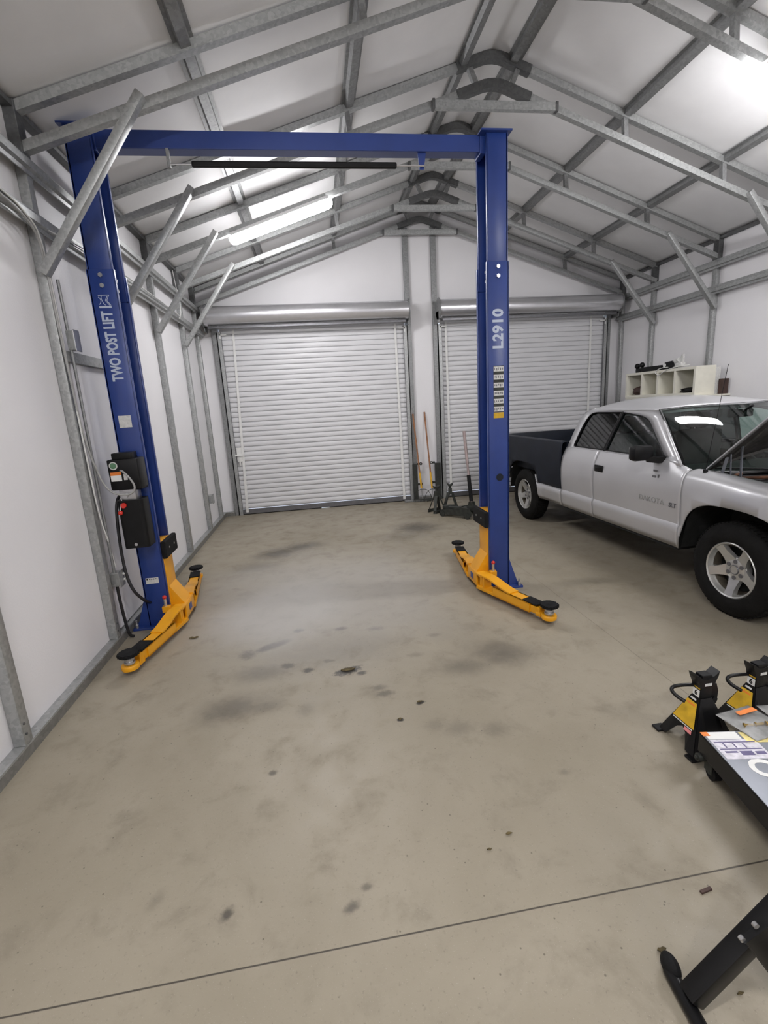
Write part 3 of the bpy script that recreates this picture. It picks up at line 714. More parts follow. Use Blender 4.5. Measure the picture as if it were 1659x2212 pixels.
m = MB(); m.bb(XL-.02, XL+.045, 3.725, 3.81, .455, .565, .004); m.build('box_body', M['galv'], e)
m = MB(); m.bb(XL+.045, XL+.050, 3.715, 3.82, .445, .575, .003); m.build('cover_plate', M['galv'], e)
m = MB(); m.cyl((XL+.05, 3.80, .535), (XL+.065, 3.80, .535), .010); m.cyl((XL+.05, 3.80, .49), (XL+.065, 3.80, .49), .010); m.build('plug', M['white'], e)
e = thing('outlet_box', 'small outlet box low on the left wall near the back corner', 'electrical box', (XL+.03, 7.26, .50))
m = MB(); m.bb(XL-.03, XL+.045, 7.20, 7.30, .44, .56, .005); m.build('box_body', M['galv'], e)
m = MB(); m.bb(XL+.045, XL+.05, 7.19, 7.31, .43, .57, .003); m.build('cover_plate', M['galv'], e)
m = MB(); m.tube([(XL+.045, 1.6, 2.985), (XL+.048, 2.4, 2.99), (XL+.05, 3.1, 2.965), (XL+.03, 3.50, 2.90), (XL+.015, 3.60, 2.72), (XL+.012, 3.62, 2.4), (XL+.013, 3.64, 2.0), (XL+.014, 3.66, 1.7), (XL+.03, 3.69, 1.45), (XL+.045, 3.70, 1.38)], .008, smooth=6)
tag(m.build('power_cable', M['cable'], smooth=60), 'grey power cable strung along the lower girt and down to the power unit', 'cable')
m = MB(); m.tube([(XL+.04, 1.6, 3.01), (XL+.045, 3.0, 3.0), (XL+.035, 3.45, 2.95), (XL+.012, 3.625, 2.80), (XL+.010, 3.645, 2.2), (XL+.012, 3.655, 1.5), (XL+.012, 3.68, 1.05), (XL+.014, 3.74, .80), (XL+.016, 3.77, .60)], .006, smooth=6)
tag(m.build('white_cable', M['wire'], smooth=60), 'thin pale cable running down the wall post to the low outlet box', 'cable')
m = MB(); m.tube([(XL+.03, 3.70, 2.95), (XL+.06, 4.6, 2.99), (XL+.05, 6.6, 2.99), (XL+.05, 6.75, 2.95), (XL+.06, 6.85, 3.1), (XL+.05, 6.8, 3.35), (XL+.06, 6.7, 3.5)], .005, smooth=6)
tag(m.build('looped_cable', M['wire'], smooth=60), 'thin cable along the left lower girt ending in an upward loop', 'cable')
# ------------------------------------------------------------------ pickup truck (local: x across, y rearward, z up; origin at the front axle)
TR = thing('pickup_truck', 'silver extended-cab pickup truck with a dark navy bed and its hood raised', 'pickup truck', (3.83, 2.94, 0), R(1.3))
def tb(m, name, mat, parent=TR, smooth=40, solid=None, **k):
    o = m.build(name, mat, parent, smooth=smooth, world=False, **k)
    if solid:
        # thicken towards the inside of the body, whichever way the faces point
        c0 = Vector((0, 1.2, .9)); sg = sum(p.normal.dot(p.center-c0)*p.area for p in o.data.polygons)
        s_ = o.modifiers.new('sheet_thickness', 'SOLIDIFY'); s_.thickness = solid; s_.offset = -1 if sg > 0 else 1
    return o
AX_F, AX_R = 0.03, 3.40
def arch(y, c, hw=.475, h=.47, base=.385, p=3.0):
    u = abs(y-c)/hw
    return base if u >= 1 else max(base, .36+h*(1-u**p)**(1/p))
def flare(y, z):
    f = 0
    for c in (AX_F, AX_R):
        r = math.hypot((y-c), (z-.40)); f = max(f, .028*math.exp(-((r-.455)/.065)**2)*.75)
    return f
def nose(y):                                     # the front end narrows
    return 0 if y > -.35 else -.22*((-.35-y)/.55)**2
SIDE = [(.862, .385), (.884, .44), (.895, .52), (.897, .565), (.880, .592), (.884, .64), (.893, .74), (.897, .84), (.892, .92), (.880, .985)]
DOOR = SIDE+[(.862, 1.03), (.845, 1.07), (.828, 1.10), (.800, 1.112)]
FEND = SIDE+[(.862, 1.015), (.835, 1.035), (.80, 1.046), (.765, 1.052), (.735, 1.052)]
BED = [(.880, .592), (.884, .64), (.893, .74), (.897, .84), (.898, .95), (.896, 1.05), (.890, 1.12), (.880, 1.155), (.855, 1.165), (.815, 1.165)]
SILL = SIDE[:5]
def panel(name, prof, y0, y1, mat, sx, zlo=None, n=40, drop=None, parent=TR, slant=0, fl=True, dip=None):
    rows = []
    for i in range(n+1):
        u = i/n; row = []
        for (w_, z) in prof:
            y = y0+(y1-y0)*u+slant*(1-u)*(z-.75) if slant else y0+(y1-y0)*u
            dz = drop(y) if drop else 0
            zz = z-dz*max(0, (z-.55)/.5)
            if dip: zz -= dip(y)*max(0, (z-1.0)/.112)
            lo = zlo(y) if zlo else -1
            ww = w_
            if zz < lo:
                # width on the profile at the arch height
                for (a, b), (c_, d_) in zip(prof[:-1], prof[1:]):
                    if b <= lo <= d_ and d_ > b: ww = a+(c_-a)*(lo-b)/(d_-b); break
                zz = lo
            ww += (flare(y, zz) if fl else 0)+nose(y)
            row.append((sx*ww, y, zz))
        rows.append(row)
    m = MB(); m.grid(rows)
    return tb(m, name, mat, parent, smooth=35, solid=.010)
ffdrop = lambda y: 0 if y > .45 else .11*((.45-y)/1.3)**1.3
for sx in (-1, 1):
    panel('front_fender', FEND, -.86, .525, M['silver'], sx, lambda y: arch(y, AX_F), 60, ffdrop, slant=0)
    d = panel('door', DOOR, .5295, 1.750, M['silver'], sx, None, 40, dip=lambda y: .062*max(0, (.80-y)/.27)**1.2)
    panel('cab_corner', DOOR, 1.7514, 2.396, M['silver'], sx, None, 16)
    panel('bed_side', BED, 2.402, 4.42, M['navy'], sx, lambda y: arch(y, AX_R, base=.592), 60)['label'] = 'dark navy bed side'
    panel('bed_sill', SILL, 2.402, 3.02, M['silver'], sx, lambda y: arch(y, AX_R, .44, .47), 16)
    panel('bed_sill', SILL, 3.87, 4.42, M['silver'], sx, None, 8)
    # door handle
    m = MB(); m.box((sx*.897, 1.648, .935), (.012, .135, .070), None, .005); h = tb(m, 'door_handle', M['black'], d)
    m = MB(); m.box((sx*.906, 1.648, .942), (.012, .11, .03), None, .005); tb(m, 'handle_grip', M['black'], d)
    # mirror
    m = MB(); m.box((sx*.985, .905, 1.165), (.20, .10, .135), None, .035); mi = tb(m, 'side_mirror', M['black'], TR)
    m = MB(); m.sweep([Vector((sx*.80, .84, 1.105)), Vector((sx*.86, .86, 1.10)), Vector((sx*.93, .90, 1.11))], sq(.07, .05)); tb(m, 'mirror_arm', M['black'], mi)
    m = MB(); m.box((sx*.985, .957, 1.165), (.16, .004, .105), None); tb(m, 'mirror_glass', M['steel'], mi)
    # tail light and head light
    m = MB(); m.box((sx*.83, 4.425, .95), (.10, .05, .32), None, .01); tb(m, 'tail_light', M['red'], TR)
    m = MB(); m.box((sx*.64, -.86, .80), (.28, .10, .17), None, .02); tb(m, 'headlight', M['film'], TR)
    # wheel well
    for c, yy in ((AX_F, 'f'), (AX_R, 'r')):
        rows = []
        for xx in (.87, .45):
            rows.append([(sx*xx, c-.475+.95*k/24, arch(c-.475+.95*k/24, c, .4751, .48, .30)) for k in range(25)])
        m = MB(); m.grid(rows)
        m.poly([(sx*.45, c-.475, .30), (sx*.45, c+.475, .30), (sx*.45, c+.475, .86), (sx*.45, c-.475, .86)])
        tb(m, 'wheel_well', M['trim'], TR)
# lettering and scuffs on the passenger door
m = MB(); MD = lambda y, z: FR((0, -1, 0), (0, 0, 1), (-1, 0, 0), (-.8965, y, z))
m.text('DAKOTA', .068, MD(.86, .748), extrude=.0015, sx=1.05, space=1.1); tb(m, 'door_lettering', M['cable'], TR)['label'] = 'worn grey door lettering'
m = MB(); m.text('SLT', .052, MD(.605, .742), extrude=.0015, bold=.001); tb(m, 'door_lettering', M['doorbar'], TR)
m = MB()
for (y, z, a, b) in ((.84, 1.01, .05, .018), (.85, .955, .05, .022), (.80, .965, .02, .03)):
    m.box((-.884, y, z), (.006, a, b), None, .002)
tb(m, 'paint_scuff', M['doorbar'], TR)
# cab tub so that no gap shows daylight
m = MB()
x0 = .85
m.poly([(-x0, .56, .36), (x0, .56, .36), (x0, 2.38, .36), (-x0, 2.38, .36)])
for sx in (-1, 1): m.poly([(sx*x0, .56, .36), (sx*x0, 2.38, .36), (sx*(x0-.01), 2.38, 1.0), (sx*(x0-.01), .56, 1.0)])
m.poly([(-x0, 2.38, .36), (x0, 2.38, .36), (x0, 2.38, 1.0), (-x0, 2.38, 1.0)])
m.poly([(-x0, .56, .36), (x0, .56, .36), (x0, .56, .96), (-x0, .56, .96)])
tb(m, 'cab_tub', M['trim'], TR)
# greenhouse: side frames with window openings, in (y, t): t 0 at the belt, 1 at the roof edge
def GS(sx, y, t, off=0): return Vector((sx*(.822-.150*t-.022*t*t+off), y, 1.10+.425*t))
def rnd(pts, r, n=5):
    out = []
    for i, p in enumerate(pts):
        a, b = Vector(pts[i-1]), Vector(pts[(i+1) % len(pts)]); p = Vector(p)
        rr = r[i] if isinstance(r, (list, tuple)) else r
        u, v = (a-p), (b-p); k = min(rr, u.length*.45, v.length*.45)
        A, B = p+u.normalized()*k, p+v.normalized()*k
        for j in range(n+1):
            t = j/n; out.append((1-t)**2*A+2*t*(1-t)*p+t*t*B)
    return out
OUT = rnd([(.605, -.05), (.67, .10), (1.10, .955), (1.24, 1.02), (2.20, 1.02), (2.345, .80), (2.392, .0), (2.392, -.03), (.62, -.075)], [.03, .1, .15, .08, .12, .12, .02, .02, .02])
DW = rnd([(1.668, .045), (1.612, .925), (1.235, .835), (.815, .03)], [.02, .03, .14, .04])
QW = rnd([(2.262, .045), (2.225, .60), (2.16, .925), (1.642, .935), (1.698, .045)], [.05, .15, .12, .02, .03])
def holed(outer, holes, fn):
    bm = bmesh.new(); es = []
    for loop in [outer]+holes:
        vs = [bm.verts.new((p[0], p[1], 0)) for p in loop]
        es += [bm.edges.new((vs[i], vs[(i+1) % len(vs)])) for i in range(len(vs))]
    bmesh.ops.triangle_fill(bm, use_beauty=True, use_dissolve=False, edges=es, normal=(0, 0, 1))
    # drop triangles inside a hole
    def inside(p, loop):
        c_ = False
        for i in range(len(loop)):
            a, b = loop[i], loop[i-1]
            if (a[1] > p[1]) != (b[1] > p[1]) and p[0] < (b[0]-a[0])*(p[1]-a[1])/(b[1]-a[1])+a[0]: c_ = not c_
        return c_
    dl = [f for f in bm.faces if any(inside(f.calc_center_median(), h) for h in holes)]
    bmesh.ops.delete(bm, geom=dl, context='FACES')
    for v in bm.verts: v.co = fn(v.co.x, v.co.y)
    m = MB(); m.bm.free(); m.bm = bm; return m
for sx in (-1, 1):
    m = holed(OUT, [DW, QW], lambda y, t: GS(sx, y, t)); tb(m, 'window_frame', M['silver'], TR, smooth=25, solid=.006)
    m = holed(OUT, [DW, QW], lambda y, t: GS(sx, y, t, -.032)); tb(m, 'inner_trim', M['trim'], TR, smooth=25)
    for nm, lp, mt in (('door_window', DW, 'glass'), ('quarter_window', QW, 'glassd')):
        m = MB(); m.poly([GS(sx, p[0], p[1], -.012) for p in lp]); tb(m, nm, M[mt], TR)
    m = holed(rnd([(1.70, .02), (1.645, .95), (1.607, .95), (1.662, .02)], .005, 2), [], lambda y, t: GS(sx, y, t, .004)); tb(m, 'pillar_seal', M['black'], TR)
    for lp in (DW, QW):
        m = MB(); c_ = [GS(sx, p[0], p[1], .001) for p in lp]; m.tube(c_+[c_[0]], .006, 6); tb(m, 'window_seal', M['black'], TR)
# roof
def header(x): return .93+.18*(abs(x)/.655)**2.0         # y of the windshield header
def rz(x): return 1.612-.088*(abs(x)/.66)**2.6
rows = []
for i in range(15):
    u = i/14; row = []
    for k in range(25):
        x = -.662+1.324*k/24; y0 = header(x); y = y0+(2.30-y0)*u
        z = rz(x)+.035*math.sin(PI*min(1, u*1.0))**.8*(1-(abs(x)/.66)**2.5)-.070*(1-u)**2*(1-(abs(x)/.66)**2)-.03*u**6
        row.append((x, y, z))
    rows.append(row)
m = MB(); m.grid(rows); tb(m, 'roof', M['silver'], TR, solid=.015)
m = MB(); m.grid([[(x, y, z-.03) for x, y, z in r] for r in rows]); tb(m, 'headliner', M['trim'], TR)
def hz(x):
    u = 0; return rz(x)-.070*(1-(abs(x)/.66)**2)
# windshield
def base(x): return .27+.35*(abs(x)/.78)**2.0
rows = []
for i in range(9):
    u = i/8
    rows.append([((-.79+1.58*k/24)*(1-u)+(-.655+1.31*k/24)*u, 0, 0) for k in range(25)])
    for k in range(25):
        xb, xt = -.79+1.58*k/24, -.655+1.31*k/24
        a = Vector((xb, base(xb), 1.015)); b = Vector((xt, header(xt)+.008, hz(xt)-.004)); p = a.lerp(b, u); p.z += .02*math.sin(PI*u); rows[-1][k] = p
m = MB(); m.grid(rows); tb(m, 'windshield', M['glass'], TR, fix=True)
wr = rows
edge = [r[0] for r in rows]; e2 = [r[-1] for r in rows]; top = rows[-1]; bot = rows[0]
m = MB(); m.tube(bot, .016, 6); m.tube(top, .008, 6); m.tube(edge, .010, 6); m.tube(e2, .010, 6); tb(m, 'windshield_seal', M['black'], TR)
m = MB(); band = [[rows[-1][k]+Vector((0, .012, -.004)) for k in range(25)], [rows[-1][k].lerp(rows[0][k], .07)+Vector((0, .012, -.004)) for k in range(25)]]; m.grid(band); tb(m, 'shade_band', M['black'], TR)
# A pillars: silver strips beside the windshield
for sx in (-1, 1):
    ed = edge if sx < 0 else e2
    m = MB(); a = []; b = []
    for i, p in enumerate(ed):
        u = i/8
        if i == 0: p = ed[0].lerp(ed[1], .45); u = .055
        a.append(p+Vector((sx*.004, 0, .004)))
        t = -.08+1.06*u; b.append(GS(sx, .60+.53*max(0, u)**1.0-.0*u, t, .002))
    m.grid([a, b]); tb(m, 'pillar_edge', M['silver'], TR, solid=.012)
# cowl, dash, seats
rows = [[(x, base(x)-.02, 1.0), (x, base(x)-.14, .985), (x, base(x)-.20, .93)] for x in [-.79+1.58*k/24 for k in range(25)]]
m = MB(); m.grid(rows); tb(m, 'cowl_panel', M['black'], TR)
rows = [[(x, base(x)+.02, 1.005), (x, .95, 1.02), (x, 1.05, .96), (x, 1.05, .70)] for x in [-.77+1.54*k/12 for k in range(13)]]
m = MB(); m.grid(rows); tb(m, 'dashboard', M['trim'], TR)
m = MB(); m.lathe([(.175, -.012), (.19, 0), (.175, .012), (.165, 0)], FR((1, 0, 0), (0, .5, .866), (0, .866, -.5), (.38, 1.16, 1.02)), 24, closed=True)
m.cyl((.38, 1.16, 1.02), (.38, 1.0, .93), .03); m.beam((.22, 1.16, 1.02), (.54, 1.16, 1.02), .02, .04); tb(m, 'steering_wheel', M['black'], TR)
for x in (-.40, .40):
    m = MB(); m.box((x, 1.52, .66), (.52, .50, .18), None, .05); m.box((x, 1.80, .98), (.52, .14, .56), None, .05); s_ = tb(m, 'seat', M['seat'], TR)
    m = MB(); m.box((x, 1.83, 1.36), (.26, .09, .17), None, .03); m.cyl((x-.06, 1.83, 1.24), (x-.06, 1.83, 1.30), .007); m.cyl((x+.06, 1.83, 1.24), (x+.06, 1.83, 1.30), .007); tb(m, 'headrest', M['seat'], s_)
m = MB(); m.box((.0, .92, 1.455), (.25, .035, .072), None, .014); m.cyl((0, .90, 1.47), (0, .80, 1.52), .010); tb(m, 'rearview_mirror', M['black'], TR)
# cab rear wall with window
OUTR = rnd([(-.80, 1.0), (-.655, 1.53), (0, 1.585), (.655, 1.53), (.80, 1.0)], [.02, .1, .3, .1, .02])
RW = rnd([(-.62, 1.16), (-.56, 1.48), (.56, 1.48), (.62, 1.16)], .05)
fnr = lambda x, z: Vector((x, 2.38-.13*(z-1.0)/.55, z))
m = holed(OUTR, [RW], fnr); tb(m, 'cab_back', M['silver'], TR, solid=.02)
m = MB(); m.poly([fnr(p[0], p[1]) for p in RW]); tb(m, 'rear_window', M['glassd'], TR)
m = MB(); m.box((0, 2.387, .80), (1.72, .012, .44)); tb(m, 'cab_back_lower', M['silver'], TR)
# bed
m = MB()
for sx in (-1, 1): m.box((sx*.79, 3.415, .95), (.05, 2.0, .42)); m.box((sx*.72, AX_R, .82), (.20, .90, .20), None, .03)
m.box((0, 3.415, .73), (1.6, 2.0, .03)); m.box((0, 2.435, .94), (1.6, .04, .42)); bd = tb(m, 'bed_tub', M['navy'], TR)
for k in range(9):
    if k == 0: m = MB()
    m.box((-.64+.16*k, 3.415, .75), (.06, 1.9, .012))
tb(m, 'bed_rib', M['navy'], bd)
m = MB(); m.box((0, 4.405, .89), (1.56, .05, .53), None, .012); tg = tb(m, 'tailgate', M['navy'], TR)
m = MB(); m.box((0, 4.435, 1.02), (.22, .014, .08), None, .004); tb(m, 'tailgate_handle', M['black'], tg)
m = MB(); m.box((0, 4.52, .52), (1.72, .14, .17), None, .03); tb(m, 'rear_bumper', M['steel'], TR)
m = MB(); m.box((0, -.93, .50), (1.62, .16, .22), None, .05); tb(m, 'front_bumper', M['steel'], TR)
m = MB(); m.box((0, -.875, .78), (.98, .06, .24), None, .02); m.box((0, -.91, .78), (.96, .02, .03)); m.box((0, -.91, .78), (.03, .02, .22)); tb(m, 'grille', M['black'], TR)
# chassis and engine bay
m = MB()
for sx in (-1, 1): m.box((sx*.42, 1.75, .40), (.09, 5.0, .13))
for y in (-.6, .9, 2.2, 3.9): m.box((0, y, .38), (.84, .1, .08))
m.cyl((.1, .3, .36), (.1, 3.3, .36), .045); m.cyl((-.85+.1, AX_R, .36), (.75, AX_R, .36), .05); m.sph((0, AX_R, .36), .14)
m.cyl((-.75, AX_F, .34), (.75, AX_F, .34), .04); m.cyl((-.28, 1.0, .30), (-.28, 4.3, .30), .04)
tb(m, 'chassis', M['trim'], TR)
m = MB(); m.box((0, -.18, .50), (.88, 1.25, .03))
for sx in (-1, 1):
    m.grid([[(sx*.735, -.80+1.30*k/6, 1.045-ffdrop(-.80+1.30*k/6)) for k in range(7)], [(sx*.68, -.80+1.30*k/6, 1.0-ffdrop(-.80+1.30*k/6)) for k in range(7)], [(sx*.60, -.80+1.30*k/6, .86) for k in range(7)], [(sx*.46, -.80+1.30*k/6, .84) for k in range(7)], [(sx*.44, -.80+1.30*k/6, .50) for k in range(7)]])
m.grid([[(-.74, .48, .5), (.74, .48, .5)], [(-.74, .46, .95), (.74, .46, .95)]]); m.box((0, -.80, .78), (1.3, .05, .42))
eb = tb(m, 'engine_bay', M['trim'], TR)
m = MB(); m.box((0, -.12, .72), (.50, .62, .38), None, .04); m.box((-.20, -.12, .90), (.15, .52, .10), None, .02); m.box((.20, -.12, .90), (.15, .52, .10), None, .02)
for k in range(4): m.cyl((-.20, -.30+.13*k, .95), (-.02, -.30+.13*k, .985), .025); m.cyl((.20, -.30+.13*k, .95), (.02, -.30+.13*k, .985), .025)
tb(m, 'engine', M['engine'], TR)
m = MB(); m.cyl((0, -.10, .96), (0, -.10, 1.035), .19, seg=28); m.cyl((0, -.10, 1.035), (0, -.10, 1.05), .03); tb(m, 'air_cleaner', M['black'], TR)
m = MB(); m.box((-.56, -.45, .90), (.18, .26, .20), None, .01); tb(m, 'battery', M['black'], TR)
m = MB(); m.box((-.52, .25, .93), (.22, .14, .12), None, .02); tb(m, 'fuse_box', M['black'], TR)
m = MB(); m.box((-.32, .36, .94), (.20, .12, .10), None, .02); tb(m, 'brake_reservoir', M['black'], TR)
m = MB(); m.cyl((-.60, .05, .88), (-.60, .05, 1.0), .06); tb(m, 'washer_bottle', M['black'], TR)
m = MB()
for pts in ([(-.62, .40, .98), (-.40, .20, 1.0), (-.10, .30, .98), (.3, .25, 1.0)], [(-.60, .10, .98), (-.35, -.05, 1.02), (-.15, .2, 1.0), (.2, .38, .98)], [(-.62, -.2, .95), (-.42, -.1, 1.0), (-.3, .15, .98)], [(-.66, .3, .99), (-.5, .38, 1.01), (-.2, .40, 1.0), (.4, .38, .99)]):
    m.tube(pts, .012, smooth=5)
tb(m, 'engine_hose', M['rust'], TR)
m = MB()
for pts in ([(-.66, .15, .98), (-.45, .05, 1.0), (-.2, .12, 1.01), (.1, .05, 1.02)], [(-.55, .42, 1.0), (-.3, .33, 1.02), (0, .36, 1.0)]): m.tube(pts, .018, smooth=5)
tb(m, 'engine_hose', M['black'], TR)
# raised hood, hinged at its rear edge
HA = R(41)
hp = Vector((0, .478, 1.055))
def hood(x, s):
    """s metres forward from the rear edge line along the raised panel"""
    bow = .30*(1-(abs(x)/.72)**2)*(1-min(1, s/1.0))**1.4
    L_ = s+bow*(1-s/1.15)
    crown = .014*(1-(abs(x)/.72)**6)-.035*max(0, (s-.75)/.4)**2
    return hp+Vector((x, -math.cos(HA)*L_-math.sin(HA)*crown, math.sin(HA)*L_+math.cos(HA)*crown))
rows = [[hood(-.72+1.44*k/20, 1.14*i/12) for k in range(21)] for i in range(13)]
m = MB(); m.grid(rows); hd = tb(m, 'hood', M['silver'], TR, solid=.006)
dn = Vector((0, -math.sin(HA), -math.cos(HA)))*.022
dn = Vector((0, math.sin(HA)*.5, -math.cos(HA)))*.03
m = MB(); m.grid([[r[k]*1.0+dn+Vector((-.02*r[k].x/.72, 0, 0)) for k in range(21)] for r in rows]); tb(m, 'hood_lining', M['hooddark'], hd)
m = MB()
for x in (-.62, -.3, 0, .3, .62): m.sweep([hood(x, s)+dn*1.5 for s in (.06, .4, .8, 1.08)], sq(.05, .02))
for s in (.10, 1.05): m.sweep([hood(-.68+1.36*k/10, s)+dn*1.5 for k in range(11)], sq(.05, .02))
tb(m, 'hood_rib', M['hooddark'], hd)
m = MB()
m.sweep([hood(-.72, s)+Vector((-.004, 0, -.004)) for s in [1.14*i/12 for i in range(13)]], sq(.004, .008)); tb(m, 'hood_edge', M['silver'], hd)
for sx in (-1, 1):
    m = MB()
    m.beam((sx*.69, .36, 1.02), hood(sx*.67, .16)+dn, .006, .022); m.beam((sx*.69, .28, 1.02), hood(sx*.67, .20)+dn, .006, .022); m.beam((sx*.66, .22, 1.0), hood(sx*.655, .30)+dn, .006, .020)
    tb(m, 'hood_hinge', M['sheet'], TR)
# antenna on the passenger fender
m = MB(); m.cyl((-.80, .40, 1.04), (-.80, .40, 1.065), .018); m.cyl((-.80, .40, 1.06), (-.70, .385, 1.86), .0022, seg=6); tb(m, 'antenna', M['black'], TR)
# wipers
m = MB(); m.tube([(-.10, .24, 1.02), (-.35, .33, 1.045), (-.62, .50, 1.05)], .007); m.tube([(.45, .32, 1.02), (.25, .27, 1.045), (-.02, .26, 1.05)], .007); tb(m, 'wiper', M['black'], TR)
# wheels
def wheel(cx, cy, sx):
    F = FR((0, 1, 0), (0, 0, 1), (sx, 0, 0), (sx*cx, cy, .358))          # local z outward
    m = MB()
    prof = [(.205, .085), (.222, .105), (.255, .115), (.30, .112), (.335, .095), (.352, .070), (.357, .0), (.352, -.070), (.335, -.10), (.25, -.115), (.205, -.09)]
    m.lathe(prof, F, 56, closed=False); m.lathe([(.205, .085), (.205, -.09)], F, 56)
    for k in range(64):                          # tread blocks
        a = 2*PI*k/64
        for zz, tw in ((.052, .05), (0, -.04), (-.052, .05)):
            p = F @ Vector((.357*math.cos(a+tw), .357*math.sin(a+tw), zz)); q = F.to_quaternion() @ Quaternion((0, 0, 1), a)
            mm = q.to_matrix().to_4x4(); mm.translation = p; m.box((0, 0, 0), (.010, .022, .042), mm)
    t = tb(m, 'wheel', M['tire'], TR, smooth=40)
    m = MB()
    m.lathe([(.205, -.085), (.185, -.05), (.178, .03), (.196, .078), (.208, .092), (.214, .094), (.207, .100), (.198, .094), (.190, .060), (.172, .02), (.172, -.05)], F, 56)
    tb(m, 'rim_lip', M['alloy'], t)
    m = MB(); m.lathe([(.171, -.06), (.170, .02), (.186, .055)], F, 48); tb(m, 'rim_barrel', M['grime'], t)
    m = MB()
    for k in range(5):
        a = R(-90+72*k)
        mm = F @ Matrix.Rotation(a, 4, 'Z')
        pr = [(.055, -.050), (.10, -.038), (.15, -.031), (.196, -.036), (.196, .036), (.15, .031), (.10, .038), (.055, .050)]
        A = [mm @ Vector((x, y, .045+.045*min(1, max(0, (x-.06)/.13))**1.2)) for x, y in pr]; B = [mm @ Vector((x, y*1.15, .012+.04*min(1, (x-.05)/.14))) for x, y in pr]
        va = [m.bm.verts.new(p) for p in A]; vb = [m.bm.verts.new(p) for p in B]; n = len(pr)
        for i in range(n//2-1):
            m.bm.faces.new((va[i], va[i+1], va[n-2-i], va[n-1-i]))
        for i in range(n): m.bm.faces.new((va[i], vb[i], vb[(i+1) % n], va[(i+1) % n]))
    m.lathe([(.0, .058), (.030, .058), (.036, .052), (.075, .050), (.092, .040), (.096, .0)], F, 36)
    tb(m, 'wheel_spokes', M['alloy'], t, smooth=35)
    m = MB()
    for k in range(6):
        a = R(30+60*k); p = F @ Vector((.062*math.cos(a), .062*math.sin(a), .048)); q = F @ Vector((.062*math.cos(a), .062*math.sin(a), .056)); m.cyl(p, q, .0155, seg=12)
    tb(m, 'lug_nut', M['doorbar'], t)
    m = MB(); m.lathe([(.030, .0585), (.034, .0605), (.038, .0535)], F, 28); tb(m, 'cap_ring', M['doorbar'], t)
    m = MB(); m.cyl(F @ Vector((0, 0, -.03)), F @ Vector((0, 0, -.005)), .168, seg=40); tb(m, 'brake_disc', M['trim'], t)
wheel(.775, AX_F, -1); wheel(.775, AX_F, 1); wheel(.775, AX_R, -1); wheel(.775, AX_R, 1)
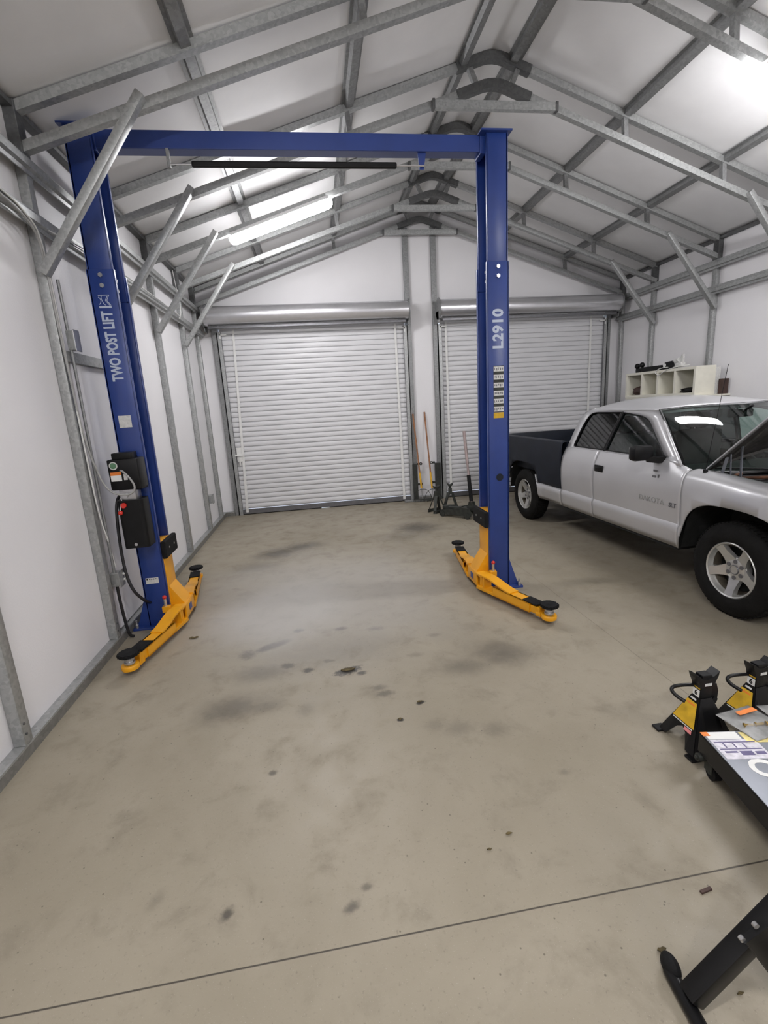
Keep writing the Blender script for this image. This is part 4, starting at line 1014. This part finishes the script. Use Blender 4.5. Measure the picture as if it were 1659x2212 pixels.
# ------------------------------------------------------------------ jack stands by the right edge (local origin on the floor)
def jack_stand(label, loc, rz=0):
    t = thing('jack_stand', label, 'jack stand', loc, rz, group='black jack stands with yellow labels')
    bx, by, tx, ty, H = .122, .115, .030, .024, .245      # half sizes of foot and neck
    def leg(name, A, B, C, D):                            # one sheet-steel side: feet A,B on the floor, neck C,D
        A, B, C, D = map(Vector, (A, B, C, D)); m = MB(); mid = (A+B)/2
        arch_ = [A, A.lerp(B, .22)+Vector((0, 0, .015)), A.lerp(B, .33).lerp(D.lerp(C, .33), .30), A.lerp(B, .5).lerp(D.lerp(C, .5), .38), A.lerp(B, .67).lerp(D.lerp(C, .67), .30), A.lerp(B, .78)+Vector((0, 0, .015)), B]
        vs = arch_+[C, D]; f = m.poly(vs); bmesh.ops.triangulate(m.bm, faces=[f])
        return m
    P = [(-bx, -by, 0), (bx, -by, 0), (bx, by, 0), (-bx, by, 0)]; N = [(-tx, -ty, H), (tx, -ty, H), (tx, ty, H), (-tx, ty, H)]
    for i in range(4):
        j = (i+1) % 4
        m = leg('side', P[i], P[j], N[j], N[i]); o = m.build('leg_plate', M['blackpaint'], t, world=False)
        s_ = o.modifiers.new('sheet_thickness', 'SOLIDIFY'); s_.thickness = .006; s_.offset = 0
    for p in P:
        m = MB(); m.box((p[0]*.97, p[1]*.97, .006), (.055, .05, .012), None, .003); m.build('foot', M['blackpaint'], t, world=False)
    m = MB(); m.bb(-tx, tx, -ty, ty, H-.03, H+.085, .003); nk = m.build('neck', M['blackpaint'], t, world=False, smooth=30)
    m = MB(); m.bb(-.026, .026, -.022, .022, H+.08, H+.12, .003)
    m.build('ratchet_bar', M['blackpaint'], t, world=False)
    # saddle: a trough with raised horns
    prof = [(-.060, .142), (-.046, .137), (-.026, .120), (0, .114), (.026, .120), (.046, .137), (.060, .150), (.056, .125), (.040, .090), (.036, .070), (-.036, .070), (-.040, .090), (-.054, .122)]
    m = MB(); m.prism([(a, b+H-.013) for a, b in prof], FR((1, 0, 0), (0, 0, 1), (0, -1, 0), (0, .026, 0)), .052); m.build('saddle', M['blackpaint'], t, world=False)
    m = MB(); m.tube([(-.03, .02, H+.050), (-.08, .03, H+.050), (-.125, .035, H+.045), (-.138, .03, H+.030), (-.128, .01, H+.012), (-.105, -.02, H-.004)], .0085, smooth=5); m.build('lever_handle', M['blackpaint'], t, world=False, smooth=60)
    m = MB(); m.prism([(.02, H+.06), (.055, H+.07), (.068, H+.03), (.065, H-.035), (.035, H-.045), (.02, H-.02)], FR((1, 0, 0), (0, 0, 1), (0, -1, 0), (0, .02, 0)), .04); m.cyl((.045, -.03, H-.01), (.045, .03, H-.01), .014); m.build('pawl_housing', M['blackpaint'], t, world=False)
    # labels on the side facing the room (-x): plane through feet P0,P3 and neck
    a, b, c = Vector(P[0]), Vector(P[3]), Vector(N[3]); d = Vector(N[0]); nrm = (b-a).cross(d-a).normalized()
    if nrm.x > 0: nrm = -nrm
    def fp(u, v, off=.010): return (a.lerp(b, u)).lerp(d.lerp(c, u), v)+nrm*off
    m = MB(); m.poly([fp(.05, .46), fp(.95, .46), fp(.94, .90), fp(.06, .90)]); m.build('yellow_label', M['labely'], t, world=False, fix=False)['label'] = 'yellow warning label'
    m = MB(); m.poly([fp(.18, .86, .0115), fp(.82, .86, .0115), fp(.82, .83, .0115), fp(.18, .83, .0115)]); m.build('label_heading', M['orange'], t, world=False, fix=False)
    m = MB(); m.poly([fp(.10, .425), fp(.90, .425), fp(.90, .445), fp(.10, .445)]); m.build('pale_stripe', M['sticker'], t, world=False, fix=False)
    m = MB(); m.poly([fp(.12, .35), fp(.40, .35), fp(.40, .41), fp(.12, .41)]); m.build('pink_tag', M['pink'], t, world=False, fix=False)
    # neck labels
    x = -tx-.002
    m = MB(); m.bb(x-.001, x, -.021, .021, H+.048, H+.082); m.build('neck_label', M['labely'], t, world=False)
    m = MB(); m.bb(x-.001, x, -.020, .020, H+.005, H+.042); m.build('neck_label', M['white'], t, world=False)
    m = MB(); m.text('6', .036, FR((0, -1, 0), (0, 0, 1), (-1, 0, 0), (x-.0015, 0, H+.023)), extrude=.0004, bold=.001); m.build('number', M['black'], t, world=False)
    m = MB(); m.bb(x-.001, x, -.020, .020, H-.026, H-.002); m.bb(-.012, .024, -ty-.003, -ty-.001, H+.066, H+.080); m.build('neck_label', M['sticker'], t, world=False)
    m = MB(); m.poly([fp(.2, .97), fp(.8, .97), fp(.8, .935), fp(.2, .935)]); m.build('pale_stripe', M['sticker'], t, world=False, fix=False)
    return t
jack_stand('black jack stand with a yellow label, the one standing clear beside the shiny platform', (1.738, 1.812, 0), 0)
jack_stand('black jack stand with a yellow label, farther right with its feet hidden behind plastic bags', (2.055, 1.832, 0), R(3))

# ------------------------------------------------------------------ low rolling platform with a shiny top
RZ = R(-10.5)
plat = thing('rolling_platform', 'low black rolling platform with a shiny sticker-covered steel top at the right edge', 'rolling platform', (1.578, 1.640, 0), RZ)
# local: corner at the origin, x to the right, -y toward the camera
m = MB(); m.bb(0, .50, -.92, 0, .105, .196, .004); bdy = m.build('deck', M['blackpaint'], plat, world=False)
m = MB(); m.bb(.003, .497, -.917, -.003, .196, .200); top = m.build('top_sheet', M['sheet'], plat, world=False)
m = MB(); m.bb(.012, .20, -.17, -.055, .200, .2008); m.build('printed_chart', M['paper'], plat, world=False)['label'] = 'pale printed chart stuck on the top'
m = MB(); m.bb(.012, .15, -.052, -.006, .200, .2008); m.build('white_sticker', M['white'], plat, world=False)
m = MB(); m.bb(.16, .34, -.075, -.010, .200, .2009); m.build('yellow_sticker', M['papery'], plat, world=False)
m = MB(); m.bb(.0, .03, -.03, -.004, .2005, .2012); m.build('orange_sticker', M['orange'], plat, world=False)
m = MB()
for (x0, y0, x1, y1) in ((.02, -.068, .19, -.074), (.02, -.110, .19, -.116), (.05, -.074, .056, -.105), (.09, -.076, .096, -.105), (.13, -.078, .136, -.106), (.03, -.125, .08, -.135), (.09, -.125, .14, -.150), (.15, -.128, .19, -.145)):
    m.bb(x0, x1, y1, y0, .2008, .2013)
m.build('chart_lines', M['violet'], plat, world=False)
m = MB(); m.text('Co', .135, FR((.98, -.18, 0), (.18, .98, 0), (0, 0, 1), (.150, -.232, .2006)), bold=.004); m.build('lettering', M['white'], plat, world=False)['label'] = 'white lettering on the shiny top'
for x in (.045, .455):
    for y in (-.045, -.875):
        m = MB(); m.cyl((x-.016, y-.01, .036), (x+.016, y-.01, .036), .035, seg=22); cs = m.build('caster', M['rubber'], plat, world=False, smooth=30)
        m = MB(); m.bb(x-.022, x-.018, y-.025, y+.025, .03, .095); m.bb(x+.018, x+.022, y-.025, y+.025, .03, .095); m.bb(x-.028, x+.028, y-.028, y+.028, .093, .105); m.cyl((x-.024, y-.01, .036), (x+.024, y-.01, .036), .008); m.build('caster_fork', M['jack'], cs, world=False)
m = MB(); m.cyl((-.012, -.02, .085), (.02, -.02, .085), .018, seg=16); m.cyl((-.02, -.02, .085), (-.012, -.02, .085), .009); m.build('side_knob', M['jack'], plat, world=False, smooth=40)
def bag(label, c, rz, w, h, zoff, tilt):
    t = thing('parts_bag', label, 'plastic bag', c, rz, group='clear bags of hardware')
    rows = []
    for i in range(9):
        rows.append([(-w/2+w*k/10, -h/2+h*i/8, .004+.014*math.sin(PI*i/8)*math.sin(PI*k/10)+.003*random.random()) for k in range(11)])
    m = MB(); m.grid(rows); m.build('film', M['film'], t, world=False, smooth=60)
    m = MB(); m.grid([[(-w/2+w*k/4, -h/2+h*i/4, .0015) for k in range(5)] for i in range(5)]); m.build('backing_card', M['greycard'], t, world=False)
    m = MB(); m.bb(-w*.12, w*.40, h*.20, h*.33, .018, .0195); m.build('header_label', M['orange'], t, world=False)
    m = MB()
    for k in range(3):
        x = -.06+.05*k; m.cyl((x, -.01-.012*k, .010), (x+.035, -.02-.01*k, .010), .006, seg=8); m.cyl((x-.004, -.008-.012*k, .010), (x, -.01-.012*k, .010), .011, seg=6)
    m.build('bolts', M['bag_l'], t, world=False)
    return t
bag('clear hardware bag with an orange label over the far edge of the shiny platform', (1.845, 1.640, .202), R(8), .20, .19, 0, 0)
bag('clear hardware bag cut off by the right edge of the picture', (2.045, 1.625, .202), R(-8), .19, .20, 0, 0)
m = MB(); m.tube([(1.80, 1.27, .215), (1.83, 1.22, .218), (1.90, 1.17, .216)], .014); tag(m.build('black_grip', M['rubber'], smooth=60), 'short black grip lying on the shiny platform at the right edge', 'handle')

# ------------------------------------------------------------------ folding work stand at the bottom right corner
st = thing('folding_stand', 'black folding steel stand leg with bolted cross brace in the bottom right corner', 'work stand', (.89, .87, 0))
m = MB(); m.tube([(.897, .952, .024), (.888, .87, .024), (.872, .70, .024), (.855, .52, .024)], .020, 14); m.build('floor_bar', M['blackpaint'], st, smooth=60)
for cx, cy in ((.902, .955), (.852, .49)):
    m = MB(); m.sph((cx, cy, .033), .042, (.52, .85, .80), 20); m.build('end_cap', M['rubber'], st, smooth=60)
m = MB(); m.beam((.895, .872, .045), (1.60, .872, .78), .052, .052, up=(0, 1, 0), bev=.006); m.build('leg', M['blackpaint'], st, smooth=30)
m = MB(); m.beam((1.035, .842, .285), (1.225, .842, .0), .012, .075, up=(1, 0, 1), bev=.003); m.build('cross_brace', M['blackpaint'], st, smooth=30)
m = MB(); m.cyl((1.24, .90, .02), (1.24, .55, .02), .02); m.build('floor_bar', M['blackpaint'], st, smooth=30)
for bx, bz in ((1.0, .268), (1.036, .305)):
    m = MB(); m.cyl((bx, .848, bz), (bx, .838, bz), .0075, seg=12); m.build('bolt', M['steel'], st, smooth=30)
m = MB(); m.bb(1.52, 1.70, .40, .95, .78, .81, .005); m.build('top_plate', M['blackpaint'], st)

# ------------------------------------------------------------------ floor jack and things by the roll-up doors
fj = thing('floor_jack', 'long low grey floor jack with a tall handle, beside the right lift post', 'floor jack', (2.10, 6.80, 0))
A, B = Vector((1.86, 7.00, 0)), Vector((2.235, 6.58, 0)); d = (B-A).normalized(); n = Vector((-d.y, d.x, 0)); L = (B-A).length
J = FR(d, n, (0, 0, 1), A)
m = MB()
for s_ in (-1, 1): m.prism([(0, .05), (.02, .10), (.20, .12), (L-.18, .17), (L-.05, .16), (L, .09), (L-.02, .045), (.05, .035)], J @ FR((1, 0, 0), (0, 0, 1), (0, -1, 0), (0, s_*.10+.006, 0)), .012)
m.box((L-.16, 0, .10), (.14, .19, .10), J, .01); m.box((.10, 0, .06), (.12, .19, .03), J); fr = m.build('frame', M['jack'], fj, smooth=30)
m = MB()
for s_ in (-1, 1):
    m.cyl(J @ Vector((.05, s_*.115, .045)), J @ Vector((.05, s_*.085, .045)), .045, seg=20); m.cyl(J @ Vector((L-.07, s_*.125, .04)), J @ Vector((L-.07, s_*.10, .04)), .04, seg=18)
m.build('wheel', M['jack'], fj, smooth=30)
m = MB(); m.beam(J @ Vector((L-.25, 0, .13)), J @ Vector((.05, 0, .115)), .10, .04); m.cyl(J @ Vector((.05, 0, .11)), J @ Vector((.05, 0, .15)), .05, seg=18); m.build('lift_arm', M['jack'], fj, smooth=30)
m = MB(); m.prism([(-.07, 0), (.07, 0), (.03, .13), (-.03, .13)], J @ FR((1, 0, 0), (0, 0, 1), (0, -1, 0), (L-.06, .035, .12)), .07); m.build('handle_socket', M['jack'], fj)
hb, ht = J @ Vector((L-.06, 0, .20)), Vector((2.197, 6.93, 1.265))
m = MB(); m.cyl(hb, ht, .017, seg=12); hd = m.build('handle', M['handle'], fj, smooth=40)
m = MB(); m.cyl(hb.lerp(ht, .05), hb.lerp(ht, .40), .028, seg=14); m.build('foam_sleeve', M['rubber'], hd, smooth=40)
m = MB(); m.cyl(hb.lerp(ht, .55), ht, .023, seg=12); m.build('hand_grip', M['handle'], hd, smooth=40)
def axle_stand(label, loc, rz):
    t = thing('axle_stand', label, 'jack stand', loc, rz, group='grey axle stands by the door')
    m = MB()
    for sx in (-1, 1):
        for sy in (-1, 1): m.beam((sx*.11, sy*.09, 0), (sx*.03, sy*.025, .27), .045, .012, up=(sx, sy, 0))
    m.build('leg_frame', M['jack'], t, world=False)
    m = MB(); m.bb(-.115, .115, -.095, -.083, .0, .05); m.bb(-.115, .115, .083, .095, 0, .05); m.build('foot_rail', M['jack'], t, world=False)
    m = MB(); m.bb(-.03, .03, -.03, .03, .24, .34, .004); m.cyl((0, 0, .3), (0, 0, .40), .02); m.build('column', M['jack'], t, world=False)
    m = MB(); m.prism([(-.055, .43), (0, .405), (.055, .43), (.03, .38), (-.03, .38)], FR((1, 0, 0), (0, 0, 1), (0, -1, 0), (0, .03, 0)), .06); m.build('saddle', M['jack'], t, world=False)
axle_stand('old grey axle stand at the left end of the floor jack', (1.815, 7.21, 0), R(20))
axle_stand('old grey axle stand just right of the other one, against the right roll-up door', (2.08, 7.36, 0), R(-15))
# two rakes standing head down between the doors
for lab, b_, t_, k in (('rake with a wooden handle and yellow collar, left of the two between the doors', (1.792, 8.12, .0), (1.705, 8.262, 1.54), 0), ('rake with a wooden handle and yellow collar, right of the two between the doors', (1.965, 8.055, .0), (1.925, 8.325, 1.56), 1)):
    b_, t_ = Vector(b_), Vector(t_); ax = (t_-b_).normalized()
    e = thing('garden_rake', lab, 'rake', b_, group='rakes between the doors')
    m = MB(); m.cyl(b_+ax*.32, t_, .0135, seg=12); m.build('handle', M['wood'], e, smooth=40)
    m = MB(); m.cyl(b_+ax*.24, b_+ax*.52, .017, seg=12); m.build('collar', M['yplas'], e, smooth=40)
    m = MB(); m.cyl(b_+ax*.02, b_+ax*.26, .009, seg=10); m.build('shank', M['steel'], e, smooth=40)
    m = MB()
    for s_ in (-1, 1): m.tube([b_+ax*.20+Vector((0, 0, .02)), b_+Vector((s_*.06, -.01, .215)), b_+Vector((s_*.12, -.01, .16)), b_+Vector((s_*.165, -.01, .045))], .005, smooth=5)
    m.beam(b_+Vector((-.17, -.01, .045)), b_+Vector((.17, -.01, .045)), .012, .012)
    for k2 in range(13): m.cyl(b_+Vector((-.168+.028*k2, -.01, .045)), b_+Vector((-.168+.028*k2, -.02, .002)), .003, seg=6)
    m.build('bow_head', M['jack'], e, smooth=40)
# dark steel uprights with eyelet tabs, leaning on the door posts
for lab, x0, x1, tabs, sg in (('dark steel upright with eyelet tabs beside the left rake', 1.655, 1.735, ((.665, 1), (.30, 1)), 1), ('dark steel upright with eyelet tabs right of the right rake', 2.06, 2.16, ((.67, -1), (.315, -1)), -1)):
    e = thing('steel_upright', lab, 'steel bracket', ((x0+x1)/2, YB-.04, 0), group='steel uprights between the doors')
    m = MB(); m.bb(x0, x1, YB-.07, YB-.02, 0, .66, .004); m.build('plate', M['jack'], e)
    for z, s_ in tabs:
        xe = x1 if s_ > 0 else x0
        m = MB(); m.bb(xe-.0, xe+s_*.055, YB-.06, YB-.04, z-.018, z+.018, .003)
        m.lathe([(.012, -.010), (.026, -.010), (.026, .010), (.012, .010)], FR((1, 0, 0), (0, 0, 1), (0, -1, 0), (xe+s_*.066, YB-.05, z)), 18, closed=True); m.build('eyelet_tab', M['jack'], e, smooth=40)

# ------------------------------------------------------------------ cubby shelf on the right wall
SX0, SX1, SY0, SY1, SZ0, SZ1 = 5.115, 5.415, 5.93, 7.40, 1.600, 1.985
sh = thing('bracket_shelf', 'plain shelf board on brackets carrying the white cubby unit', 'shelf', (5.30, 6.6, 1.585))
m = MB(); m.bb(5.12, XR+.06, 5.83, 7.40, 1.575, 1.5995, .003); m.build('board', M['cream'], sh)
for y in (5.95, 6.6, 7.25):
    m = MB(); m.bb(XR-.012, XR+.06, y-.02, y+.02, 1.30, 1.575); m.beam((5.16, y, 1.565), (XR, y, 1.33), .025, .02, up=(0, 1, 0)); m.build('bracket', M['galvd'], sh)
cu = thing('cubby_unit', 'white four-compartment cubby unit on the right wall above the truck', 'cubby shelf', ((SX0+SX1)/2, (SY0+SY1)/2, SZ0))
t_ = .038
m = MB(); m.bb(SX0, SX1, SY0, SY1, SZ0, SZ0+t_, .002); m.bb(SX0, SX1, SY0, SY1, SZ1-t_, SZ1, .002); m.bb(SX0, SX1, SY0, SY0+t_, SZ0+t_, SZ1-t_); m.bb(SX0, SX1, SY1-t_, SY1, SZ0+t_, SZ1-t_); m.build('case', M['cream'], cu)
w_ = (SY1-SY0-2*t_)/4
for k in (1, 2, 3):
    y = SY0+t_+w_*k; m = MB(); m.bb(SX0+.002, SX1, y-.018, y+.018, SZ0+t_, SZ1-t_); m.build('divider', M['cream'], cu)
m = MB(); m.bb(SX1-.008, SX1, SY0+t_, SY1-t_, SZ0+t_, SZ1-t_); m.build('back_panel', M['cream'], cu)
def blob(name, mat, c, r, label, cat, seed=0, z=1):
    rnd_ = random.Random(seed); m = MB(); m.sph((0, 0, 0), 1, seg=18)
    for v in m.bm.verts:
        k = 1+.22*math.sin(5*v.co.x+seed)*math.cos(4*v.co.y+seed)+.10*math.sin(9*v.co.z+2*seed)
        v.co = Vector((c[0]+v.co.x*r[0]*k, c[1]+v.co.y*r[1]*k, c[2]+max(v.co.z, -.75)*r[2]))
    return tag(m.build(name, mat, smooth=60), label, cat)
zf = SZ0+t_
y4, y1 = SY0+t_+w_*.5, SY1-t_-w_*.5
blob('work_glove', M['brown'], (5.25, y1, zf+.06), (.11, .11, .08), 'dark glove bundle in the leftmost compartment of the cubby unit', 'glove', 2)
blob('dark_cap', M['black'], (5.24, y4+.01, zf+.032), (.10, .12, .042), 'low black bundle in the rightmost compartment of the cubby unit', 'bundle', 5)
# on top of the unit
e = thing('bench_clamp', 'black clamp with two round knobs on the left end of the cubby unit', 'clamp', (5.25, 7.22, SZ1))
m = MB(); m.bb(5.20, 5.30, 7.16, 7.30, SZ1, SZ1+.07, .015); m.build('clamp_body', M['black'], e, smooth=30)
m = MB(); m.sph((5.23, 7.29, SZ1+.105), .042); m.sph((5.23, 7.18, SZ1+.115), .042); m.build('round_knob', M['black'], e, smooth=60)
m = MB(); m.bb(5.18, 5.30, 6.69, 7.13, SZ1, SZ1+.075, .006); tag(m.build('long_case', M['black']), 'long black case lying on top of the cubby unit', 'case')
e = thing('power_tool', 'black and pale power tool with a loose cord on top of the cubby unit', 'power tool', (5.22, 6.50, SZ1))
m = MB(); m.cyl((5.20, 6.60, SZ1+.055), (5.20, 6.40, SZ1+.07), .052, seg=18); m.bb(5.16, 5.26, 6.44, 6.56, SZ1, SZ1+.05, .01); m.build('tool_body', M['black'], e, smooth=40)
m = MB(); m.cyl((5.19, 6.47, SZ1+.07), (5.19, 6.34, SZ1+.115), .034, seg=14); m.bb(5.17, 5.25, 6.28, 6.45, SZ1+.015, SZ1+.08, .015); m.prism([(6.36, SZ1+.07), (6.30, SZ1+.19), (6.27, SZ1+.18), (6.28, SZ1+.06)], FR((0, 1, 0), (0, 0, 1), (1, 0, 0), (5.19, 0, 0)), .03); m.build('tool_handle', M['sticker'], e, smooth=40)
m = MB(); m.cyl((5.147, 6.57, SZ1+.06), (5.140, 6.57, SZ1+.06), .028, seg=18); m.build('gauge_face', M['white'], e)
m = MB(); m.tube([(5.17, 6.50, SZ1+.03), (5.11, 6.62, SZ1+.02), (5.104, 6.70, SZ1-.03), (5.106, 6.62, SZ1-.07), (5.108, 6.50, SZ1-.02), (5.13, 6.30, SZ1+.02), (5.2, 6.15, SZ1+.03)], .006, smooth=6); m.build('cord', M['wire'], e, smooth=60)
m = MB(); m.bb(5.425, 5.50, 5.94, 6.12, 1.600, 1.96, .004); tag(m.build('grey_carton', M['sticker']), 'pale grey carton at the near end of the cubby unit', 'carton')
m = MB(); m.bb(5.46, 5.55, 5.85, 5.92, 1.600, 1.80, .003); tag(m.build('brown_box', M['brown']), 'small dark brown box to the right of the cubby unit', 'box')

# ------------------------------------------------------------------ bits on the floor
m = MB(); m.box((1.196, 1.151, .004), (.045, .011, .008), Matrix.Translation((1.196, 1.151, 0)) @ Matrix.Rotation(R(8), 4, 'Z') @ Matrix.Translation((-1.196, -1.151, 0)), .001)
tag(m.build('wood_chip', M['brown']), 'small dark flat strip on the floor near the floor joint at the right', 'debris')
for lab, x, y, r_, s_ in (('curled dry leaf on the floor left of the folding stand foot', .922, 1.014, .016, 1), ('small dry leaf right of the folding stand leg', 1.06, .875, .011, 2), ('dark dry crumb lying in the middle of the floor', .524, 1.442, .011, 3), ('small dark twig on the floor right of the middle', .625, 1.492, .014, 4),
                          ('black crumb of dirt in the middle of the bay', .326, 2.286, .015, 5), ('curled dark shaving in the middle of the bay', .467, 2.412, .020, 6), ('dry leaf in front of the left lift arm', -1.09, 3.62, .035, 7), ('dark clod of dirt in the middle of the bay, largest on the floor', .076, 2.858, .05, 8)):
    rnd_ = random.Random(s_); m = MB(); rows = []
    for i in range(5):
        rows.append([(x+r_*(-1+.5*i)*(1-.1*rnd_.random()), y+r_*.42*(-1+k)*(1-abs(-1+.5*i)**2*.8)+.15*r_*rnd_.random(), .003+.35*r_*abs(-1+k)*rnd_.random()+.002*rnd_.random()) for k in range(3)])
    m.grid(rows); o = m.build('dry_leaf' if 'leaf' in lab else 'dirt_crumb', M['leaf'], smooth=60)
    so = o.modifiers.new('thickness', 'SOLIDIFY'); so.thickness = .003
    tag(o, lab, 'leaf' if 'leaf' in lab else 'debris')

# ------------------------------------------------------------------ light and colour
wd = bpy.data.worlds.new('world'); sc.world = wd; wd.use_nodes = True
wd.node_tree.nodes['Background'].inputs[0].default_value = (.75, .85, 1.0, 1); wd.node_tree.nodes['Background'].inputs[1].default_value = 1.6
sc.view_settings.view_transform = 'Standard'; sc.view_settings.look = 'None'; sc.view_settings.gamma = 1.0; sc.view_settings.use_curve_mapping = False
sc.view_settings.exposure = 0.07
sc.cycles.use_denoising = True
sc.cycles.use_adaptive_sampling = True; sc.cycles.adaptive_threshold = .05
sc.cycles.max_bounces = 7; sc.cycles.diffuse_bounces = 4; sc.cycles.glossy_bounces = 3; sc.cycles.transparent_max_bounces = 12
sc.cycles.caustics_reflective = False; sc.cycles.caustics_refractive = False
